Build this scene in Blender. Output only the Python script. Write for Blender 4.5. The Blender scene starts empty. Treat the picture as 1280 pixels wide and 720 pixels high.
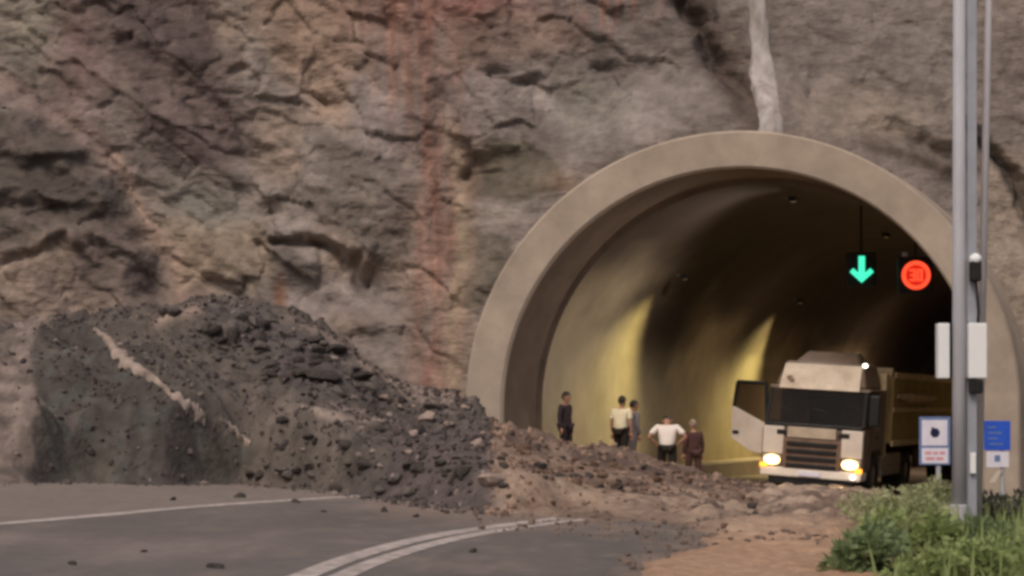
import bpy, bmesh, math, random
import numpy as np
from mathutils import Vector, Matrix

random.seed(7)
R = math.radians
scene = bpy.context.scene
COL = scene.collection

# ------------------------------------------------------------------ camera, sky, sun, exposure
F = 2240.0; HZ = 510.0; EYE = 2.0          # focal length in 1280-px units, horizon row, eye height
cam_d = bpy.data.cameras.new('camera')
cam = bpy.data.objects.new('camera', cam_d); COL.objects.link(cam)
cam.location = (0, 0, EYE); cam.rotation_euler = (R(90), 0, 0)
cam_d.sensor_width = 36; cam_d.lens = 36 * F / 1280
cam_d.shift_y = (HZ - 360) / 1280
cam_d.clip_start = .1; cam_d.clip_end = 2000
scene.camera = cam

SUN_EL, SUN_AZ = R(52), R(205)             # a hazy sun behind the camera, a little to the left
world = bpy.data.worlds.new('World'); scene.world = world; world.use_nodes = True
wn = world.node_tree.nodes; wl = world.node_tree.links
bg = wn['Background']
sky = wn.new('ShaderNodeTexSky'); sky.sky_type = 'NISHITA'; sky.sun_disc = False
sky.sun_elevation = SUN_EL; sky.sun_rotation = SUN_AZ
sky.dust_density = 5.0; sky.air_density = 1.0; sky.ozone_density = 0.6
wl.new(sky.outputs[0], bg.inputs[0]); bg.inputs[1].default_value = 0.075
sun_d = bpy.data.lights.new('sun', 'SUN'); sun_d.energy = 1.15; sun_d.angle = R(24); sun_d.color = (1.0, .86, .74)
sun = bpy.data.objects.new('sun', sun_d); COL.objects.link(sun)
sdir = Vector((math.sin(SUN_AZ) * math.cos(SUN_EL), math.cos(SUN_AZ) * math.cos(SUN_EL), math.sin(SUN_EL)))
sun.rotation_euler = sdir.to_track_quat('Z', 'Y').to_euler(); sun.location = sdir * 60

scene.view_settings.view_transform = 'Standard'; scene.view_settings.look = 'None'
scene.view_settings.gamma = 1; scene.view_settings.use_curve_mapping = False
scene.view_settings.exposure = 0.30
scene.render.engine = 'CYCLES'
scene.cycles.use_denoising = True
scene.cycles.max_bounces = 6
scene.cycles.sample_clamp_indirect = 4
scene.cycles.filter_width = 3.4            # a soft phone-video lens

# ------------------------------------------------------------------ helpers
def gz(X):                                   # the banked ground: higher at the left
    return .27 - .045 * np.clip(X, -14, 16)
def gzf(X): return float(gz(np.float64(X)))
def G(px, py):                               # pixel -> point on the banked ground
    Y = 1.73 * F / ((py - HZ) - .045 * (px - 640)); X = (px - 640) / F * Y
    return X, Y
def P(px, py, Y):
    return ((px - 640) / F * Y, Y, EYE - (py - HZ) / F * Y)

def lin(c):
    c = np.asarray(c, float) / 255.
    return np.where(c <= .04045, c / 12.92, ((c + .055) / 1.055) ** 2.4)
ALB = 1.45
def S(r, g, b): return tuple(float(v) for v in np.minimum(lin((r, g, b)) * ALB, .85))

def _h(ix, iy, iz, s):
    n = (ix.astype(np.int64) * 374761393 + iy.astype(np.int64) * 668265263 + iz.astype(np.int64) * 2147483647 + s * 974711) & 0xffffffff
    n = ((n ^ (n >> 13)) * 1274126177) & 0xffffffff
    n = ((n ^ (n >> 16)) * 2246822519) & 0xffffffff
    return ((n ^ (n >> 15)) & 0xffff) / 32767.5 - 1.
def noise(x, y, z, s=0):
    x, y, z = np.broadcast_arrays(np.asarray(x, float), np.asarray(y, float), np.asarray(z, float))
    ix, iy, iz = np.floor(x), np.floor(y), np.floor(z)
    fx, fy, fz = x - ix, y - iy, z - iz
    fx, fy, fz = [f * f * f * (f * (f * 6 - 15) + 10) for f in (fx, fy, fz)]
    def c(a, b, d): return _h(ix + a, iy + b, iz + d, s)
    x00 = c(0,0,0) * (1-fx) + c(1,0,0) * fx; x10 = c(0,1,0) * (1-fx) + c(1,1,0) * fx
    x01 = c(0,0,1) * (1-fx) + c(1,0,1) * fx; x11 = c(0,1,1) * (1-fx) + c(1,1,1) * fx
    return (x00 * (1-fy) + x10 * fy) * (1-fz) + (x01 * (1-fy) + x11 * fy) * fz
def fbm(x, y, z, s=0, o=4, g=.5):
    t = 0.; a = 1.; f = 1.
    for k in range(o):
        t = t + a * noise(x * f, y * f, z * f, s + k * 17); a *= g; f *= 2.03
    return t
def ridged(x, y, z, s=0, o=4):
    t = 0.; a = 1.; f = 1.
    for k in range(o):
        t = t + a * (1 - 2 * np.abs(noise(x * f, y * f, z * f, s + k * 31))); a *= .5; f *= 2.1
    return t
def worley(x, y, s=0):                       # 2-D cell distance and cell id
    ix, iy = np.floor(x), np.floor(y)
    best = np.full(x.shape, 9.); sec = np.full(x.shape, 9.); cid = np.zeros(x.shape)
    z0 = np.zeros(x.shape)
    for a in (-1, 0, 1):
        for b in (-1, 0, 1):
            jx = ix + a + .5 + .45 * _h(ix + a, iy + b, z0, s); jy = iy + b + .5 + .45 * _h(ix + a, iy + b, z0 + 1, s)
            d = np.hypot(x - jx, y - jy); w = d < best
            sec = np.where(w, best, np.minimum(sec, d)); best = np.where(w, d, best)
            cid = np.where(w, _h(ix + a, iy + b, z0 + 2, s), cid)
    return best, sec, cid
def sst(a, b, x):
    t = np.clip((x - a) / (b - a), 0, 1); return t * t * (3 - 2 * t)
def dline(px, py, pts):                      # distance to a polyline
    d = np.full(np.shape(px), 1e9)
    for (ax, ay), (bx, by) in zip(pts[:-1], pts[1:]):
        vx, vy = bx - ax, by - ay; t = np.clip(((px - ax) * vx + (py - ay) * vy) / (vx * vx + vy * vy), 0, 1)
        d = np.minimum(d, np.hypot(px - ax - t * vx, py - ay - t * vy))
    return d
def inside(px, py, poly):                    # signed distance to a polygon (positive inside)
    ins = np.zeros(np.shape(px), bool); n = len(poly)
    for i in range(n):
        (ax, ay), (bx, by) = poly[i], poly[(i + 1) % n]
        if ay == by: continue
        c = ((ay > py) != (by > py)) & (px < (bx - ax) * (py - ay) / (by - ay) + ax); ins ^= c
    d = dline(px, py, list(poly) + [poly[0]])
    return np.where(ins, d, -d)
def blob(px, py, cx, cy, rx, ry, e=2): return np.exp(-(((px - cx) / rx) ** 2 + ((py - cy) / ry) ** 2) ** (e / 2))

# ---- materials
def mat(name, c1, c2=None, scale=3., rough=.9, bump=.0, bscale=20., metal=0., detail=6., spec=.3, attr=None, vary=.25, stretch=None, emit=None, estr=0., coat=0.):
    m = bpy.data.materials.new(name); m.use_nodes = True
    n = m.node_tree.nodes; l = m.node_tree.links; b = n['Principled BSDF']
    b.inputs['Roughness'].default_value = rough; b.inputs['Metallic'].default_value = metal
    b.inputs['Specular IOR Level'].default_value = spec; b.inputs['Coat Weight'].default_value = coat
    tc = n.new('ShaderNodeTexCoord'); src = tc.outputs['Object']
    if stretch:
        mp = n.new('ShaderNodeMapping'); mp.inputs['Scale'].default_value = stretch; l.new(src, mp.inputs[0]); src = mp.outputs[0]
    nz = n.new('ShaderNodeTexNoise'); nz.inputs['Scale'].default_value = scale; nz.inputs['Detail'].default_value = detail; nz.inputs['Roughness'].default_value = .62
    l.new(src, nz.inputs['Vector'])
    rp = n.new('ShaderNodeMapRange'); rp.inputs[1].default_value = .3; rp.inputs[2].default_value = .7
    l.new(nz.outputs['Fac'], rp.inputs[0])
    if attr:
        at = n.new('ShaderNodeAttribute'); at.attribute_name = attr
        rp.inputs[3].default_value = 1 - vary; rp.inputs[4].default_value = 1 + vary
        mx = n.new('ShaderNodeVectorMath'); mx.operation = 'SCALE'
        l.new(at.outputs['Color'], mx.inputs[0]); l.new(rp.outputs[0], mx.inputs['Scale']); l.new(mx.outputs[0], b.inputs['Base Color'])
    else:
        mx = n.new('ShaderNodeMix'); mx.data_type = 'RGBA'
        mx.inputs[6].default_value = (*c1, 1); mx.inputs[7].default_value = (*(c2 or tuple(v * .75 for v in c1)), 1)
        l.new(rp.outputs[0], mx.inputs[0]); l.new(mx.outputs[2], b.inputs['Base Color'])
    if bump:
        bn = n.new('ShaderNodeTexNoise'); bn.inputs['Scale'].default_value = bscale; bn.inputs['Detail'].default_value = 5
        l.new(src, bn.inputs['Vector'])
        bp = n.new('ShaderNodeBump'); bp.inputs['Strength'].default_value = bump; bp.inputs['Distance'].default_value = .05
        l.new(bn.outputs['Fac'], bp.inputs['Height']); l.new(bp.outputs[0], b.inputs['Normal'])
    if emit:
        b.inputs['Emission Color'].default_value = (*emit, 1); b.inputs['Emission Strength'].default_value = estr
    return m

M = {}
M['cliff'] = mat('rock', (1,1,1), attr='col', scale=3.2, vary=.30, bump=.6, bscale=11., detail=9)
def fracture(m, sc, stretch, k):
    n = m.node_tree.nodes; l = m.node_tree.links; b = n['Principled BSDF']; old = b.inputs['Normal'].links[0].from_node
    tc = n.new('ShaderNodeTexCoord'); mp = n.new('ShaderNodeMapping'); mp.inputs['Rotation'].default_value = (0, R(-35), 0); mp.inputs['Scale'].default_value = stretch
    v = n.new('ShaderNodeTexVoronoi'); v.inputs['Scale'].default_value = sc; v.inputs['Detail'].default_value = 3
    wn_ = n.new('ShaderNodeTexNoise'); wn_.inputs['Scale'].default_value = 3; wn_.inputs['Detail'].default_value = 4
    ad = n.new('ShaderNodeMix'); ad.data_type = 'VECTOR'; ad.inputs[0].default_value = .06
    l.new(tc.outputs['Object'], mp.inputs[0]); l.new(mp.outputs[0], ad.inputs[4]); l.new(tc.outputs['Object'], wn_.inputs['Vector']); l.new(wn_.outputs['Color'], ad.inputs[5]); l.new(ad.outputs[1], v.inputs['Vector'])
    bp = n.new('ShaderNodeBump'); bp.inputs['Strength'].default_value = k; bp.inputs['Distance'].default_value = .10
    l.new(v.outputs['Distance'], bp.inputs['Height']); l.new(old.outputs[0], bp.inputs['Normal']); l.new(bp.outputs[0], b.inputs['Normal'])
fracture(M['cliff'], 1.5, (.7, 1, 1.9), .6)
M['heap'] = mat('rubble', (1,1,1), attr='col', scale=3., vary=.35, bump=.8, bscale=9., detail=9)
M['mud'] = mat('mud', (1,1,1), attr='col', scale=4.5, vary=.28, bump=.9, bscale=11., rough=.66, spec=.35)
M['asphalt'] = mat('asphalt', (1,1,1), attr='col', scale=4.5, vary=.16, rough=.85, bump=.35, bscale=40, detail=9)
M['soil'] = mat('soil', S(112,100,86), S(84,78,64), scale=1.2, bump=.5, bscale=8)
M['line'] = mat('road_paint', S(176,166,160), S(116,106,102), scale=5., rough=.7, detail=9)
M['concrete'] = mat('concrete', S(158,144,130), S(128,115,103), scale=.8, rough=.85, bump=.15, bscale=14, detail=8)
M['shaded_concrete'] = mat('shaded_concrete', S(112,96,82), S(92,79,68), scale=1.2, rough=.9, bump=.15)  # shade of the unlit canopy reveal put into a darker concrete
M['chute'] = mat('pale_concrete', S(160,153,150), S(106,98,93), scale=3.4, bump=.5, bscale=6, stretch=(1, 1, .35))
M['wall_paint'] = mat('cream_wall_paint', S(160,146,122), S(136,122,100), scale=1.1, rough=.55, spec=.4, stretch=(1, 1, .4))
M['lining'] = mat('tunnel_lining', (1,1,1), attr='col', scale=.9, vary=.16, rough=.65, spec=.35)
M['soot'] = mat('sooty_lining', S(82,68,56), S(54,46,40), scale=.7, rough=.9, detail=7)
M['white'] = mat('white_paint', S(188,178,166), S(172,160,148), scale=2.5, rough=.4, spec=.5, coat=.15)
M['dirty_white'] = mat('dirty_white_paint', S(170,156,138), S(140,124,106), scale=2.5, rough=.5, spec=.5)
M['cab_shaded'] = mat('shaded_cab_paint', S(92,76,64), S(70,56,46), scale=2, rough=.5)  # pale cab darkened to brown, the shadow on its sides put into the colour
M['black'] = mat('black_plastic', (.02,.019,.018), (.012,.012,.012), scale=6, rough=.5)
M['glass'] = mat('dark_glass', (.034,.024,.021), (.014,.011,.010), scale=3, rough=.22, spec=.16)
M['clear'] = mat('tinted_clear_glass', (.42,.38,.35), (.40,.36,.33), scale=1, rough=.03, spec=.5); M['clear'].node_tree.nodes['Principled BSDF'].inputs['Transmission Weight'].default_value = 1.; M['clear'].node_tree.nodes['Principled BSDF'].inputs['IOR'].default_value = 1.18
M['seat'] = mat('seat_cloth', S(96,80,70), S(80,66,58), scale=8)
M['grille'] = mat('brown_grille', S(110,88,72), S(84,66,56), scale=6, rough=.5)
M['rubber'] = mat('rubber', (.02,.018,.016), (.035,.03,.026), scale=8, rough=.9)
M['steel'] = mat('steel', S(120,110,100), S(90,80,72), scale=6, rough=.45, metal=.4)
M['galv'] = mat('galvanised_steel', S(158,158,163), S(138,138,144), scale=3, rough=.75, metal=.0, stretch=(1,1,.2))
M['galv2'] = mat('galvanised_steel_pale', S(180,176,178), S(158,154,158), scale=3, rough=.75, metal=.0, stretch=(1,1,.2))
M['duct'] = mat('blue_grey_duct', S(138,140,148), S(124,126,134), scale=2, rough=.6)
M['tipper'] = mat('olive_brown_paint', S(136,116,68), S(104,86,56), scale=2, rough=.6)
M['tipper_rail'] = mat('pale_rail', S(170,150,118), S(136,116,90), scale=3, rough=.5)
M['chassis'] = mat('rusty_chassis', S(74,50,38), S(50,36,30), scale=4, rough=.8)
M['sign_white'] = mat('sign_white', S(200,196,210), S(186,182,198), scale=4, rough=.45)
M['sign_blue'] = mat('sign_blue', S(44,82,180), S(38,72,166), scale=4, rough=.45)
M['box_white'] = mat('box_white', S(208,210,212), S(196,198,200), scale=3, rough=.45)
M['sign_frame'] = mat('sign_back_blue', S(98,114,150), S(86,102,138), scale=4, rough=.5)
M['sign_dark'] = mat('sign_symbol', S(22,26,60), S(20,24,54), scale=4, rough=.5)
M['sign_red'] = mat('sign_red_print', S(190,130,134), S(180,120,124), scale=4, rough=.5)
M['leaf_dark'] = mat('dark_leaf', (.20,.27,.12), (.29,.36,.19), scale=9, rough=.6)
M['leaf_mid'] = mat('green_leaf', (.28,.36,.13), (.40,.46,.20), scale=7, rough=.6)
M['leaf_pale'] = mat('pale_leaf', (.38,.42,.21), (.48,.50,.30), scale=7, rough=.65)
M['leaf_grey'] = mat('grey_leaf', (.10,.11,.085), (.14,.14,.11), scale=7, rough=.7)
M['stem'] = mat('stem', (.09,.07,.045), (.06,.05,.035), scale=9)
M['rock_grey'] = mat('grey_rock', S(92,85,81), S(68,62,59), scale=3, bump=.5, bscale=8)
M['rock_dark'] = mat('dark_rock', S(64,58,55), S(46,42,40), scale=3, bump=.5, bscale=8)
M['rock_pale'] = mat('pale_rock', S(146,130,120), S(112,98,90), scale=3, bump=.5, bscale=8)
M['rock_brown'] = mat('brown_rock', S(104,82,68), S(76,60,50), scale=3, bump=.5, bscale=8)
M['clay'] = mat('pale_clay', S(148,134,124), S(104,92,85), scale=3, bump=.5, bscale=8)
M['skin'] = mat('skin', S(150,112,92), S(140,104,86), scale=5, rough=.6)
M['hair'] = mat('hair', (.018,.014,.011), (.03,.024,.018), scale=20, rough=.6)
M['grey_hair'] = mat('grey_hair', S(128,112,98), S(108,94,82), scale=20, rough=.7)
M['c_dark'] = mat('dark_cloth', S(52,42,44), S(42,34,36), scale=9)
M['c_grey'] = mat('grey_cloth', S(150,134,120), S(130,116,104), scale=9)
M['c_yellow'] = mat('pale_yellow_cloth', S(206,194,166), S(190,178,150), scale=9)
M['c_blue'] = mat('blue_grey_cloth', S(104,98,100), S(88,84,88), scale=9)
M['c_white'] = mat('white_cloth', S(212,196,186), S(198,182,172), scale=9)
M['c_maroon'] = mat('maroon_cloth', S(74,50,46), S(60,42,40), scale=9)
M['c_black'] = mat('black_cloth', S(38,31,26), S(30,25,22), scale=9)
M['head_glow'] = mat('headlamp_lens', (.9,.8,.6), (.9,.8,.6), emit=(1., .62, .20), estr=5.5)
M['bloom_indicator'] = mat('amber_bloom', (.7,.25,.04), (.7,.25,.04), emit=(1., .32, .03), estr=2.2)  # glows to stand for the orange bloom around the headlights
M['marker'] = mat('marker_lamp', (.9,.9,.8), (.9,.9,.8), emit=(1., .93, .78), estr=4.)
M['sodium'] = mat('sodium_lens', (.12,.09,.04), (.12,.09,.04), emit=(1., .8, .3), estr=.06)
M['led_green'] = mat('green_led', (.02,.3,.2), (.02,.3,.2), emit=(.06, .80, .46), estr=1.15)
M['led_red'] = mat('red_led', (.4,.03,.02), (.4,.03,.02), emit=(1., .075, .028), estr=1.25)
M['led_red_dim'] = mat('dim_red_led', (.2,.02,.015), (.2,.02,.015), emit=(1., .03, .012), estr=.5)

for k_ in ('leaf_dark', 'leaf_mid', 'leaf_pale', 'leaf_grey'):
    n_ = M[k_].node_tree.nodes; l_ = M[k_].node_tree.links; b_ = n_['Principled BSDF']; out_ = [q for q in n_ if q.type == 'OUTPUT_MATERIAL'][0]
    tr_ = n_.new('ShaderNodeBsdfTranslucent'); ms_ = n_.new('ShaderNodeMixShader'); ms_.inputs[0].default_value = .42
    l_.new(b_.inputs['Base Color'].links[0].from_socket, tr_.inputs[0]); l_.new(b_.outputs[0], ms_.inputs[1]); l_.new(tr_.outputs[0], ms_.inputs[2]); l_.new(ms_.outputs[0], out_.inputs[0])
# ---- mesh building
class MB:
    def __init__(s): s.v = []; s.f = []
    def add(s, v, f, T=None):
        o = len(s.v)
        s.v += [tuple(T @ Vector(p)) for p in v] if T else [tuple(p) for p in v]
        s.f += [tuple(i + o for i in q) for q in f]; return s
    def box(s, a, b, T=None, bev=0.):
        (x0,y0,z0), (x1,y1,z1) = a, b
        v = [(x0,y0,z0),(x1,y0,z0),(x1,y1,z0),(x0,y1,z0),(x0,y0,z1),(x1,y0,z1),(x1,y1,z1),(x0,y1,z1)]
        f = [(0,3,2,1),(4,5,6,7),(0,1,5,4),(1,2,6,5),(2,3,7,6),(3,0,4,7)]
        if bev:
            bm = bmesh.new(); vs = [bm.verts.new(p) for p in v]; [bm.faces.new([vs[i] for i in q]) for q in f]
            bmesh.ops.bevel(bm, geom=bm.edges[:], offset=bev, segments=2, affect='EDGES', profile=.5)
            bm.verts.index_update(); v = [tuple(p.co) for p in bm.verts]; f = [tuple(p.index for p in q.verts) for q in bm.faces]; bm.free()
        return s.add(v, f, T)
    def tube(s, pts, rs, n=10, T=None, cap=True):
        pts = [Vector(p) for p in pts]; m = len(pts); v = []; f = []
        if not hasattr(rs, '__len__'): rs = [rs] * m
        up = None
        for i, p in enumerate(pts):
            d = (pts[min(i+1,m-1)] - pts[max(i-1,0)]).normalized()
            if up is None: up = d.orthogonal().normalized()
            a = (up - d * up.dot(d)); a = a.normalized() if a.length > 1e-6 else d.orthogonal().normalized(); up = a
            b = d.cross(a)
            for k in range(n):
                t = 2 * math.pi * k / n; v.append(p + (a * math.cos(t) + b * math.sin(t)) * rs[i])
        for i in range(m - 1):
            for k in range(n):
                k2 = (k + 1) % n; f.append((i*n+k, i*n+k2, (i+1)*n+k2, (i+1)*n+k))
        if cap: f += [tuple(range(n))[::-1], tuple((m-1)*n + k for k in range(n))]
        return s.add(v, f, T)
    def prism(s, prof, x0, x1, T=None):      # outline in (y, z), extruded along x
        n = len(prof); v = [(x0, y, z) for y, z in prof] + [(x1, y, z) for y, z in prof]
        f = [tuple(range(n))[::-1], tuple(n + i for i in range(n))] + [(i, (i+1) % n, n + (i+1) % n, n + i) for i in range(n)]
        return s.add(v, f, T)
    def ball(s, c, r, n=10, m=8, T=None):
        v = []; f = []
        if not hasattr(r, '__len__'): r = (r, r, r)
        for j in range(1, m):
            ph = math.pi * j / m
            for k in range(n):
                t = 2*math.pi*k/n; v.append((c[0]+r[0]*math.sin(ph)*math.cos(t), c[1]+r[1]*math.sin(ph)*math.sin(t), c[2]+r[2]*math.cos(ph)))
        top, bot = len(v), len(v)+1; v += [(c[0],c[1],c[2]+r[2]), (c[0],c[1],c[2]-r[2])]
        for j in range(m-2):
            for k in range(n): f.append((j*n+k, (j+1)*n+k, (j+1)*n+(k+1)%n, j*n+(k+1)%n))
        for k in range(n): f += [(top, k, (k+1)%n), (bot, (m-2)*n+(k+1)%n, (m-2)*n+k)]
        return s.add(v, f, T)
    def build(s, name, m, parent=None, smooth=False, bev=0.):
        me = bpy.data.meshes.new(name); me.from_pydata(s.v, [], s.f); me.update()
        bm = bmesh.new(); bm.from_mesh(me); bmesh.ops.recalc_face_normals(bm, faces=bm.faces)
        if bev: bmesh.ops.bevel(bm, geom=[e for e in bm.edges if e.is_manifold and e.calc_face_angle(0) > .5], offset=bev, segments=2, affect='EDGES', profile=.5, clamp_overlap=True)
        bm.to_mesh(me); bm.free()
        if smooth: me.polygons.foreach_set('use_smooth', [True] * len(me.polygons))
        me.materials.append(m)
        o = bpy.data.objects.new(name, me); COL.objects.link(o)
        if parent: o.parent = parent
        return o
def tag(o, label, cat, group=None):
    o['label'] = label; o['category'] = cat
    if group: o['group'] = group
    return o
def thing(name, label, cat, loc=(0,0,0), rot=None, group=None):
    o = bpy.data.objects.new(name, None); COL.objects.link(o); o.location = loc
    if rot is not None: o.rotation_euler = rot
    return tag(o, label, cat, group)
def kind(o, k='structure'): o['kind'] = k; return o
def grid_mesh(name, X, Y, Z, m, keep=None, col=None, smooth=True):
    h, w = X.shape; v = np.stack([X, Y, Z], -1).reshape(-1, 3)
    i = np.arange(h * w).reshape(h, w)
    q = np.stack([i[:-1,:-1], i[:-1,1:], i[1:,1:], i[1:,:-1]], -1).reshape(-1, 4)
    if keep is not None:
        k = keep.reshape(-1)[q].all(1); q = q[k]
        used = np.zeros(len(v), bool); used[q.reshape(-1)] = True; re = np.cumsum(used) - 1
        v = v[used]; q = re[q]
        if col is not None: col = col.reshape(-1, 3)[used]
    me = bpy.data.meshes.new(name)
    me.vertices.add(len(v)); me.vertices.foreach_set('co', v.reshape(-1).astype(np.float32))
    me.loops.add(q.size); me.loops.foreach_set('vertex_index', q.reshape(-1).astype(np.int32))
    me.polygons.add(len(q)); me.polygons.foreach_set('loop_start', (np.arange(len(q)) * 4).astype(np.int32))
    me.update(calc_edges=True); me.validate()
    me.polygons.foreach_set('use_smooth', np.full(len(me.polygons), smooth))
    if col is not None:
        a = me.attributes.new('col', 'FLOAT_COLOR', 'POINT')
        a.data.foreach_set('color', np.concatenate([col.reshape(-1, 3), np.ones((len(v), 1))], 1).reshape(-1).astype(np.float32))
    me.materials.append(m); o = bpy.data.objects.new(name, me); COL.objects.link(o); return o
def proj(X, Y, Z): return 640 + X / Y * F, HZ - (Z - EYE) / Y * F

# ------------------------------------------------------------------ ground, road
def strip(name, pts_l, pts_r, m, dz):
    v = [(x, y, gzf(x) + dz) for x, y in pts_l] + [(x, y, gzf(x) + dz) for x, y in pts_r]; n = len(pts_l)
    mb = MB(); mb.add(v, [(i, n+i, n+i+1, i+1) for i in range(n-1)]); return mb.build(name, m)
gx = np.array([-400., -60, -14, -10, -5, 0, 5, 10, 16, 60, 400]); gy = np.array([-60., 0, 20, 40, 60, 90, 130, 400])
GX, GY = np.meshgrid(gx, gy); kind(grid_mesh('ground', GX, GY, gz(GX) - .05, M['soil']))
# asphalt: wide carriageway that narrows to the portal and runs through the tunnel
TH = R(24); AX = Vector((math.sin(TH), math.cos(TH), 0))
left = [(-13.9,4), (-13.9,20), (-13.9,30), (-13.9,37), (-6,39), (-.1,39.9)] + [(-.1 + .4067*s, 39.9 + .9135*s) for s in (8,16,24,34,44,54,64)]
right = [(2.6,4), (3.3,17), (4.4,24), (6.6,31), (8.6,36), (10.4,39.9)] + [(10.4 + .4067*s, 39.9 + .9135*s) for s in (8,16,24,34,44,54,64)]
# fine rows so the bank is followed exactly
outline = [(612,640),(618,600),(600,560),(700,540),(900,560),(1090,600),(1130,640),(1120,760),(1090,860),(700,860),(780,730),(820,700),(870,682),(905,668),(870,655),(790,650),(700,645)]
def road_sheet(l, r, name, m, dz, nx=24, sub=4):
    L = []; Rr = []
    for (a, b) in ((l, L), (r, Rr)):
        for p, q in zip(a[:-1], a[1:]):
            for t in np.arange(sub) / sub: b.append((p[0]+(q[0]-p[0])*t, p[1]+(q[1]-p[1])*t))
        b.append(a[-1])
    L = np.array(L); Rr = np.array(Rr); t = np.linspace(0, 1, nx)[None]
    X = L[:,:1] * (1-t) + Rr[:,:1] * t; Y = L[:,1:] * (1-t) + Rr[:,1:] * t
    px, py = proj(X, Y, gz(X)); py = np.where(Y > 6, py, 3000.); px = np.where(Y > 6, px, 0.)
    wx = px + 10*fbm(X*.8, Y*.5, 0., 171, 3); wy = py + 5*fbm(X*.8, Y*.5, 4., 172, 3); n1 = fbm(X*.5, Y*.3, 0., 173, 4); n2 = fbm(X*2.4, Y*1.6, 0., 174, 3)
    c = np.empty(X.shape + (3,)); c[:] = S(92, 86, 83)
    def pt(w, q, k): w = np.clip(w*k, 0, 1)[..., None]; c[:] = c*(1-w) + np.array(S(*q))*w
    pt(sst(.0, .8, n1), (112, 102, 97), .8); pt(sst(.0, -.8, n1), (86, 79, 76), .8)
    el = np.interp(px, [-400, 0, 240, 470, 620], [690, 655, 634, 619, 606]); pt(sst(2, -5, wy - el) * sst(700, 560, px), (110, 101, 95), .9)
    pt(sst(-3, 4, inside(wx, wy, [(545,690),(640,665),(900,655),(930,672),(860,690),(790,760),(500,760)])), (82, 77, 73), .7)
    pt(np.exp(-(dline(wx, wy, [(480,632),(620,640),(720,648)])/14)**2), (112, 98, 88), .7)
    pt(np.exp(-(dline(px, py, [(-100,700),(200,672),(420,646)])/7)**2) + np.exp(-(dline(px, py, [(-60,735),(260,694),(470,656)])/8)**2), (88, 81, 78), .4)
    pt(sst(-34, 6, inside(wx, wy, outline)) * sst(-.5, .5, n2), (112, 97, 86), .85)
    pt(sst(.35, .8, n2), (116, 104, 97), .4)
    return kind(grid_mesh(name, X, Y, gz(X) + dz, m, None, c))
road_sheet(left, right, 'road', M['asphalt'], 0., 150, 14)
def line_px(px, w, name, ext=None):
    p = [Vector(G(*q)) for q in px]
    d = []                                            # smooth the run with Catmull-Rom
    for i in range(len(p) - 1):
        p0, p1, p2, p3 = p[max(i-1,0)], p[i], p[i+1], p[min(i+2,len(p)-1)]
        for t in np.arange(8) / 8.: d.append(.5*((2*p1)+(p2-p0)*t+(2*p0-5*p1+4*p2-p3)*t*t+(3*p1-p0-3*p2+p3)*t**3))
    d.append(p[-1]); l = []; r = []
    for i, q in enumerate(d):
        t = (d[min(i+1,len(d)-1)] - d[max(i-1,0)]).normalized(); nrm = Vector((-t.y, t.x)) * w / 2
        l.append(tuple(q + nrm)); r.append(tuple(q - nrm))
    return kind(strip(name, l, r, M['line'], .006))
line_px([(-120,664), (0,655), (120,645), (240,634), (340,627), (470,619)], .26, 'edge_line')
line_px([(250,775), (375,722), (440,697), (520,675), (600,661), (700,648), (760,640)], .26, 'centre_line')
line_px([(310,780), (425,722), (480,699), (550,678), (620,664), (700,653), (760,645)], .23, 'centre_line')

# ------------------------------------------------------------------ tunnel
CX, CZ, RO, RI, YF = 5.14, 2.0, 6.2, 5.36, 40.0
tun = thing('tunnel', 'round concrete road tunnel portal cut into the brown rock cliff', 'tunnel', (CX, YF, 0))
def arch(r, n=56, foot=-1.2):
    a = [(r * math.cos(t), CZ + r * math.sin(t)) for t in np.linspace(math.pi, 0, n)]
    return [(-r, foot), (-r, foot*.3), (-r, CZ - .9)] + a + [(r, CZ - .9), (r, foot*.3), (r, foot)]
def arch_strip(mb, secs):                       # secs: list of (profile, s, yoff)
    n = len(secs[0][0]); v = []; f = []
    for prof, s in secs: v += [(x + AX.x * s, AX.y * s, z) for x, z in prof]
    for j in range(len(secs) - 1):
        for i in range(n - 1): f.append((j*n+i, j*n+i+1, (j+1)*n+i+1, (j+1)*n+i))
    return mb.add(v, f)
ch = .05
mb = arch_strip(MB(), [(arch(RI), .12), (arch(RI), ch), (arch(RI + ch), 0), (arch(RO - ch), 0), (arch(RO), ch), (arch(RO), 4.6)])
mb.build('portal_arch', M['concrete'], tun, smooth=False)
arch_strip(MB(), [(arch(RI + .004), .122), (arch(RI + .004), 1.95), (arch(RI - .12), 1.97)]).build('canopy_soffit', M['shaded_concrete'], tun)
RL = RI - .12
full = arch(RL)
zs = [z for x, z in full]
S_END = 62.
ss = [1.97, 2.5] + list(np.arange(3.2, 30, .4)) + list(np.arange(30, S_END, 2.))
fx_ = np.array([p[0] for p in full]); fz_ = np.array([p[1] for p in full])
def lining(name, sel, m):
    A, B = np.meshgrid(np.arange(len(sel)), np.arange(len(ss))); px_ = fx_[sel][A]; pz_ = fz_[sel][A]; s_ = np.array(ss)[B]
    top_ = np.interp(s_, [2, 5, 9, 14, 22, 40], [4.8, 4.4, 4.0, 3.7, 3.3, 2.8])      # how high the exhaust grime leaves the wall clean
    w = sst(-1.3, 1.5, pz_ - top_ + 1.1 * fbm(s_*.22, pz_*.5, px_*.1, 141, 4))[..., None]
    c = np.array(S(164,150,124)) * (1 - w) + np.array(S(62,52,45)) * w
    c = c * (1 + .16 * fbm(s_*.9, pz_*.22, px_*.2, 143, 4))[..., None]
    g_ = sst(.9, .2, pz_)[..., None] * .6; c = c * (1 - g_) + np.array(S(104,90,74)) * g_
    return grid_mesh(name, px_ + AX.x * s_, AX.y * s_, pz_, m, None, c)
lining('vault_lining', np.arange(len(full)), M['lining']).parent = tun
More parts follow.
